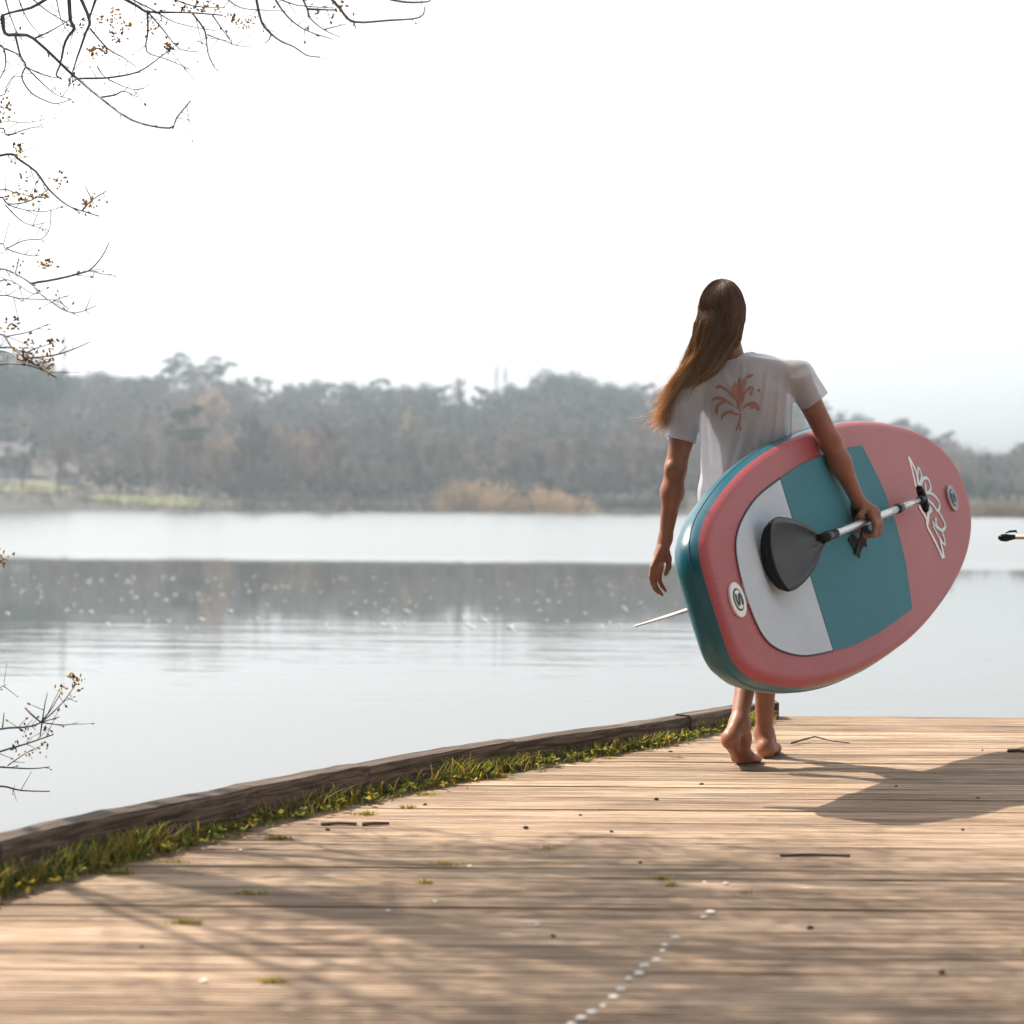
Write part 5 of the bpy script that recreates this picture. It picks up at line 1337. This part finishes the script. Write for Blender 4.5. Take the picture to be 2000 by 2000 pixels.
# openings
S.cone((-.246, -.024, 1.122), (-.251, -.026, 1.08), .046, .046, .003, 's')
S.cone((-.066, -.004, 1.432), (-.088, .0, 1.56), .066, .075, .006, 's')
S.ell((-.05, .06, 1.43), (.075, .06, .045), .01, 's')
S.ell((.0, .0, .80), (.165, .118, .06), .004, 's')
SV, SF = S.surface(2)
SV = SV[:, :]
def shirt_mat():
    m, t, p = new_mat('heather_jersey')
    out = t.nodes['Material Output']
    n = N(t, 'ShaderNodeTexNoise', Scale=220.0, Detail=3.0); t.links.new(coords(t, (1, 1, .25)), n.inputs['Vector'])
    c = ramp(t, n.outputs['Fac'], [(.30, (.72, .79, .92)), (.70, (.82, .88, .98))])
    t.links.new(c, p.inputs['Base Color']); p.inputs['Roughness'].default_value = .9; p.inputs['Specular IOR Level'].default_value = .15
    b = N(t, 'ShaderNodeBump', Strength=.25, Distance=.002); t.links.new(n.outputs['Fac'], b.inputs['Height']); t.links.new(b.outputs[0], p.inputs['Normal'])
    tr = t.nodes.new('ShaderNodeBsdfTranslucent'); t.links.new(c, tr.inputs['Color'])
    mx = t.nodes.new('ShaderNodeMixShader'); mx.inputs[0].default_value = .48
    t.links.new(p.outputs[0], mx.inputs[1]); t.links.new(tr.outputs[0], mx.inputs[2])
    tp = t.nodes.new('ShaderNodeBsdfTransparent'); m2 = t.nodes.new('ShaderNodeMixShader'); m2.inputs[0].default_value = .24      # thin, slightly sheer jersey
    t.links.new(mx.outputs[0], m2.inputs[1]); t.links.new(tp.outputs[0], m2.inputs[2]); t.links.new(m2.outputs[0], out.inputs['Surface'])
    return m
shirt = link('t_shirt', mesh('t_shirt', SV, SF.astype(np.int32), True), shirt_mat(), person)
tag(shirt, label='pale heather t-shirt with a brown palm print on the back')
# palm print laid on the cloth
bvh = BVHTree.FromPolygons([Vector(v) for v in SV], [tuple(int(i) for i in f) for f in SF])
PRINT = {'core': [[(-0.044, 1.346), (-0.048, 1.309), (-0.049, 1.254), (-0.041, 1.22)], [(-0.062, 1.331), (-0.059, 1.295), (-0.051, 1.254)], [(-0.035, 1.333), (-0.034, 1.295), (-0.039, 1.247)], [(-0.027, 1.345), (-0.03, 1.323), (-0.035, 1.293)], [(-0.07, 1.319), (-0.064, 1.295), (-0.053, 1.261)], [(-0.046, 1.333), (-0.042, 1.301), (-0.043, 1.268)]],
 'frond': [[(-0.125, 1.31), (-0.114, 1.317), (-0.097, 1.309), (-0.078, 1.292), (-0.061, 1.268)], [(-0.138, 1.267), (-0.126, 1.276), (-0.105, 1.273), (-0.08, 1.261), (-0.053, 1.24)], [(-0.119, 1.219), (-0.122, 1.237), (-0.113, 1.256), (-0.094, 1.263), (-0.072, 1.259)], [(-0.106, 1.2), (-0.099, 1.218), (-0.077, 1.228), (-0.057, 1.22), (-0.039, 1.218)], [(0.004, 1.358), (-0.012, 1.352), (-0.026, 1.344)], [(0.027, 1.3), (0.016, 1.305)], [(0.005, 1.301), (-0.004, 1.312), (-0.017, 1.307), (-0.027, 1.289)], [(-0.01, 1.285), (-0.002, 1.301)], [(0.023, 1.232), (0.012, 1.254), (-0.003, 1.258), (-0.025, 1.249), (-0.036, 1.233)], [(-0.007, 1.238), (0.007, 1.25), (0.019, 1.235)]],
 'stem': [[(-0.041, 1.22), (-0.045, 1.185), (-0.041, 1.163)], [(-0.045, 1.199), (-0.055, 1.163)]]}
pm = MB(); lvl = 0
def lay(x, z, lift):
    h = bvh.ray_cast(Vector((x, -.6, z)), Vector((0, 1, 0)))
    return (h[0] + Vector((0, -.0008 - lift, 0))) if h[0] is not None else Vector((x, -.1, z))
for kind, wd in (('core', .0062), ('frond', .0052), ('stem', .0024)):
    for s in PRINT[kind]:
        P_ = smooth_path([(a, 0, b_) for a, b_ in s], 6 if len(s) > 2 else 10); n_ = len(P_); lvl += 1
        row = []
        for i, p in enumerate(P_):
            t = (P_[min(i + 1, n_ - 1)] - P_[max(i - 1, 0)]).normalized(); sd = Vector((-t.z, 0, t.x))
            q = i / (n_ - 1); k = (.25 + math.sin(math.pi * min(1, q * 1.15)) ** .7) if kind != 'stem' else 1
            k *= rnd.uniform(.75, 1.15)
            row.append([lay(p.x + sd.x * wd * k * e, p.z + sd.z * wd * k * e, .00012 * lvl) for e in (-1, 0, 1)])
        v = [q for r in row for q in r]
        pm.add(v, [(3 * i + j, 3 * i + j + 1, 3 * i + j + 4, 3 * i + j + 3) for i in range(n_ - 1) for j in (0, 1)])
pm.build('palm_print', simple('brown_print', (.33, .165, .13), .9, .35, 300), shirt)

# shorts
Q = Field((-.26, -.22, .66), (.30, .26, .93), .0055)
Q.loft([(.78, .01, .0, .160, .122), (.86, .01, .0, .166, .126), (.905, .012, .0, .162, .122)], .02)
Q.cone((-.065, .0, .88), (-.030, .035, .75), .092, .088, .02); Q.cone((.085, .0, .88), (.083, .035, .75), .092, .088, .02)
QV, QF = Q.surface(2)
link('shorts', mesh('shorts', QV, QF.astype(np.int32), True), simple('denim', (.05, .07, .13), .9, .25, 90), person)

# hair: a dark under-volume and several thousand strands
GUIDE = [(-.097, -.015, 1.60), (-.110, -.036, 1.525), (-.136, -.055, 1.465), (-.166, -.062, 1.41), (-.212, -.050, 1.345), (-.256, -.02, 1.27), (-.280, -.005, 1.215), (-.294, .0, 1.17)]
GW = [.080, .080, .070, .054, .042, .034, .030, .034]
GD = [.098, .084, .056, .042, .032, .024, .020, .024]
Hh = Field((-.40, -.16, 1.14), (.02, .16, 1.72), .0048)
Hh.ell((-.099, -.012, 1.585), (.073, .087, .104), .01)
for i in range(1, len(GUIDE) - 2):
    Hh.cone(GUIDE[i], GUIDE[i + 1], GW[i] * .80, GW[i + 1] * .80, .01, sy=.55)
Hh.cone((-.10, -.06, 1.56), GUIDE[1], .040, .036, .01, sy=.7)
Hh.cone((-.060, -.050, 1.55), (-.085, -.066, 1.49), .026, .020, .01)
Hh.add(lambda X, Y, Z: np.sqrt((X + .10) ** 2 * 1.2 + ((Y - .10)) ** 2 + ((Z - 1.545) * .75) ** 2) - .072, (-.2, .02, 1.42), (0, .2, 1.68), .01, 's')   # face opening
HV, HF = Hh.surface(2)
def hair_mat(name, tip):
    m, t, p = new_mat(name)
    out = t.nodes['Material Output']
    a = N(t, 'ShaderNodeAttribute', attribute_name='tint')
    n = N(t, 'ShaderNodeTexNoise', Scale=8.0, Detail=5.0); t.links.new(coords(t, (14, 14, 1)), n.inputs['Vector'])
    if tip: col = a.outputs['Color']
    else: col = ramp(t, n.outputs['Fac'], [(.3, (.020, .012, .009)), (.7, (.055, .032, .022))])
    t.links.new(col, p.inputs['Base Color']); p.inputs['Roughness'].default_value = .36 if tip else .9; p.inputs['Specular IOR Level'].default_value = .5 if tip else .02
    if tip:
        tr = t.nodes.new('ShaderNodeBsdfTranslucent'); t.links.new(col, tr.inputs['Color'])
        mx = t.nodes.new('ShaderNodeMixShader'); mx.inputs[0].default_value = .62
        t.links.new(p.outputs[0], mx.inputs[1]); t.links.new(tr.outputs[0], mx.inputs[2]); t.links.new(mx.outputs[0], out.inputs['Surface'])
    return m
hair = link('hair', mesh('hair', HV, HF.astype(np.int32), True), hair_mat('hair_under', False), person)
tag(hair, label='long brown hair blown to the left, backlit gold painted into the tips')
GP = [np.array(g_) for g_ in GUIDE]
def gpos(s):
    s = min(max(s, 0), .9999) * (len(GUIDE) - 1); i = int(s); q = s - i
    return GP[i] * (1 - q) + GP[i + 1] * q, GW[i] * (1 - q) + GW[i + 1] * q, GD[i] * (1 - q) + GD[i + 1] * q, GP[i + 1] - GP[i]
NS = 5600
sv, sf, sc = [], [], []
r3 = np.random.default_rng(5)
count = 0
while count < NS:
    d = r3.normal(size=3); d /= np.linalg.norm(d)
    if d[2] < .02 or (d[1] > .35 and d[2] < .55): continue
    root = np.array((-.099, -.012, 1.585)) + d * np.array((.080, .096, .112))
    nh = math.hypot(d[0], d[1]) + 1e-6; out_x = d[0] / nh; out_y = -d[1] / nh
    if d[1] > .2: out_x = math.copysign(.95, out_x); out_y = .1
    across = np.clip(out_x * .97 + r3.normal() * .10, -1.08, 1.08); deep = np.clip(out_y * .95 + r3.normal() * .15, -.6, 1.05)
    end = r3.uniform(.72, 1.0) if r3.random() < .75 else r3.uniform(.45, .8)
    frizz = r3.normal(size=3) * .004
    pts = [root]
    out_d = np.array((d[0], d[1], 0)); nrm = np.linalg.norm(out_d); out_d = out_d / nrm if nrm > .05 else np.array((0, -1, 0))
    # hug the head down to ear level, then into the bundle
    if d[1] > .2: out_d = np.array((math.copysign(.95, d[0] if abs(d[0]) > .02 else -1), -.3, 0))
    d_end = np.array((out_d[0], out_d[1], r3.uniform(-.55, .0))); d_end /= np.linalg.norm(d_end)
    if d[2] > -.1:
        for q in (.25, .5, .75, 1.0):
            dd_ = d * (1 - q) + d_end * q; dd_ /= np.linalg.norm(dd_)
            pts.append(np.array((-.099, -.012, 1.585)) + dd_ * np.array((.082, .099, .114)) * r3.uniform(.985, 1.015))
    for s in np.linspace(.165, end, 9):
        c, w_, dp, tg = gpos(s)
        tg = tg / np.linalg.norm(tg); sx_ = np.cross(tg, (0, 1, 0)); sx_ /= np.linalg.norm(sx_)
        if sx_[0] < 0: sx_ = -sx_
        wave = (.011 * s) * math.sin(21 * s + across * 4 + deep * 3)
        pts.append(c + sx_ * (w_ * across + wave) + np.array((0, -1, 0)) * dp * deep + frizz * (s * 2) ** 2)
    if r3.random() < .16:
        pts[-1] = pts[-1] + np.array((-abs(r3.normal()) * .03, r3.normal() * .02, r3.normal() * .015)); pts[-2] = pts[-2] + np.array((-abs(r3.normal()) * .010, 0, 0))
    P_ = np.array([tuple(p) for p in smooth_path([tuple(p) for p in pts], 2)])
    n_ = len(P_)
    base = r3.uniform(.45, 1.8); warm = r3.random()
    rad = r3.uniform(.00045, .00085)
    t_ = np.gradient(P_, axis=0); t_ /= np.linalg.norm(t_, axis=1)[:, None] + 1e-9
    e1 = np.cross(t_, np.array((.2, .93, .3))); e1 /= np.linalg.norm(e1, axis=1)[:, None] + 1e-9; e2 = np.cross(t_, e1)
    b0 = len(sv)
    for i in range(n_):
        q = i / (n_ - 1); rr = rad * (1.0 - .75 * q ** 2)
        k = q ** 1.7
        c = np.array((.19, .105, .062)) * (1 - k) + np.array((.80, .60, .40) if warm < .75 else (.45, .28, .15)) * k  # colour brightens to gold at the tips, standing in for backlight
        for a_ in (0, 2.094, 4.189):
            sv.append(P_[i] + (e1[i] * math.cos(a_) + e2[i] * math.sin(a_)) * rr); sc.append((*(c * base), 1))
    for i in range(n_ - 1):
        for j in range(3):
            j2 = (j + 1) % 3
            sf.append((b0 + 3 * i + j, b0 + 3 * i + j2, b0 + 3 * i + 3 + j2, b0 + 3 * i + 3 + j))
    count += 1
tag(link('hair_strands', mesh('hair_strands', np.array(sv), np.array(sf), True, np.array(sc)), hair_mat('hair_strand', True), hair), kind='stuff')

# ------------------------------------------------------------------ haze
hz = MB(); hz.box((-640, -120, -4.5), (640, 640, 48))
hm = bpy.data.materials.new('haze'); hm.use_nodes = True
ht = hm.node_tree; ht.nodes.remove(ht.nodes['Principled BSDF'])
pv = ht.nodes.new('ShaderNodeVolumePrincipled')
pv.inputs['Color'].default_value = (0.74, 0.87, 1.0, 1)
pv.inputs['Density'].default_value = 0.00072
pv.inputs['Anisotropy'].default_value = 0.25
ht.links.new(pv.outputs[0], ht.nodes['Material Output'].inputs['Volume'])
tag(hz.build('haze', hm), 'thin pale haze over the lake', 'haze', kind='stuff')
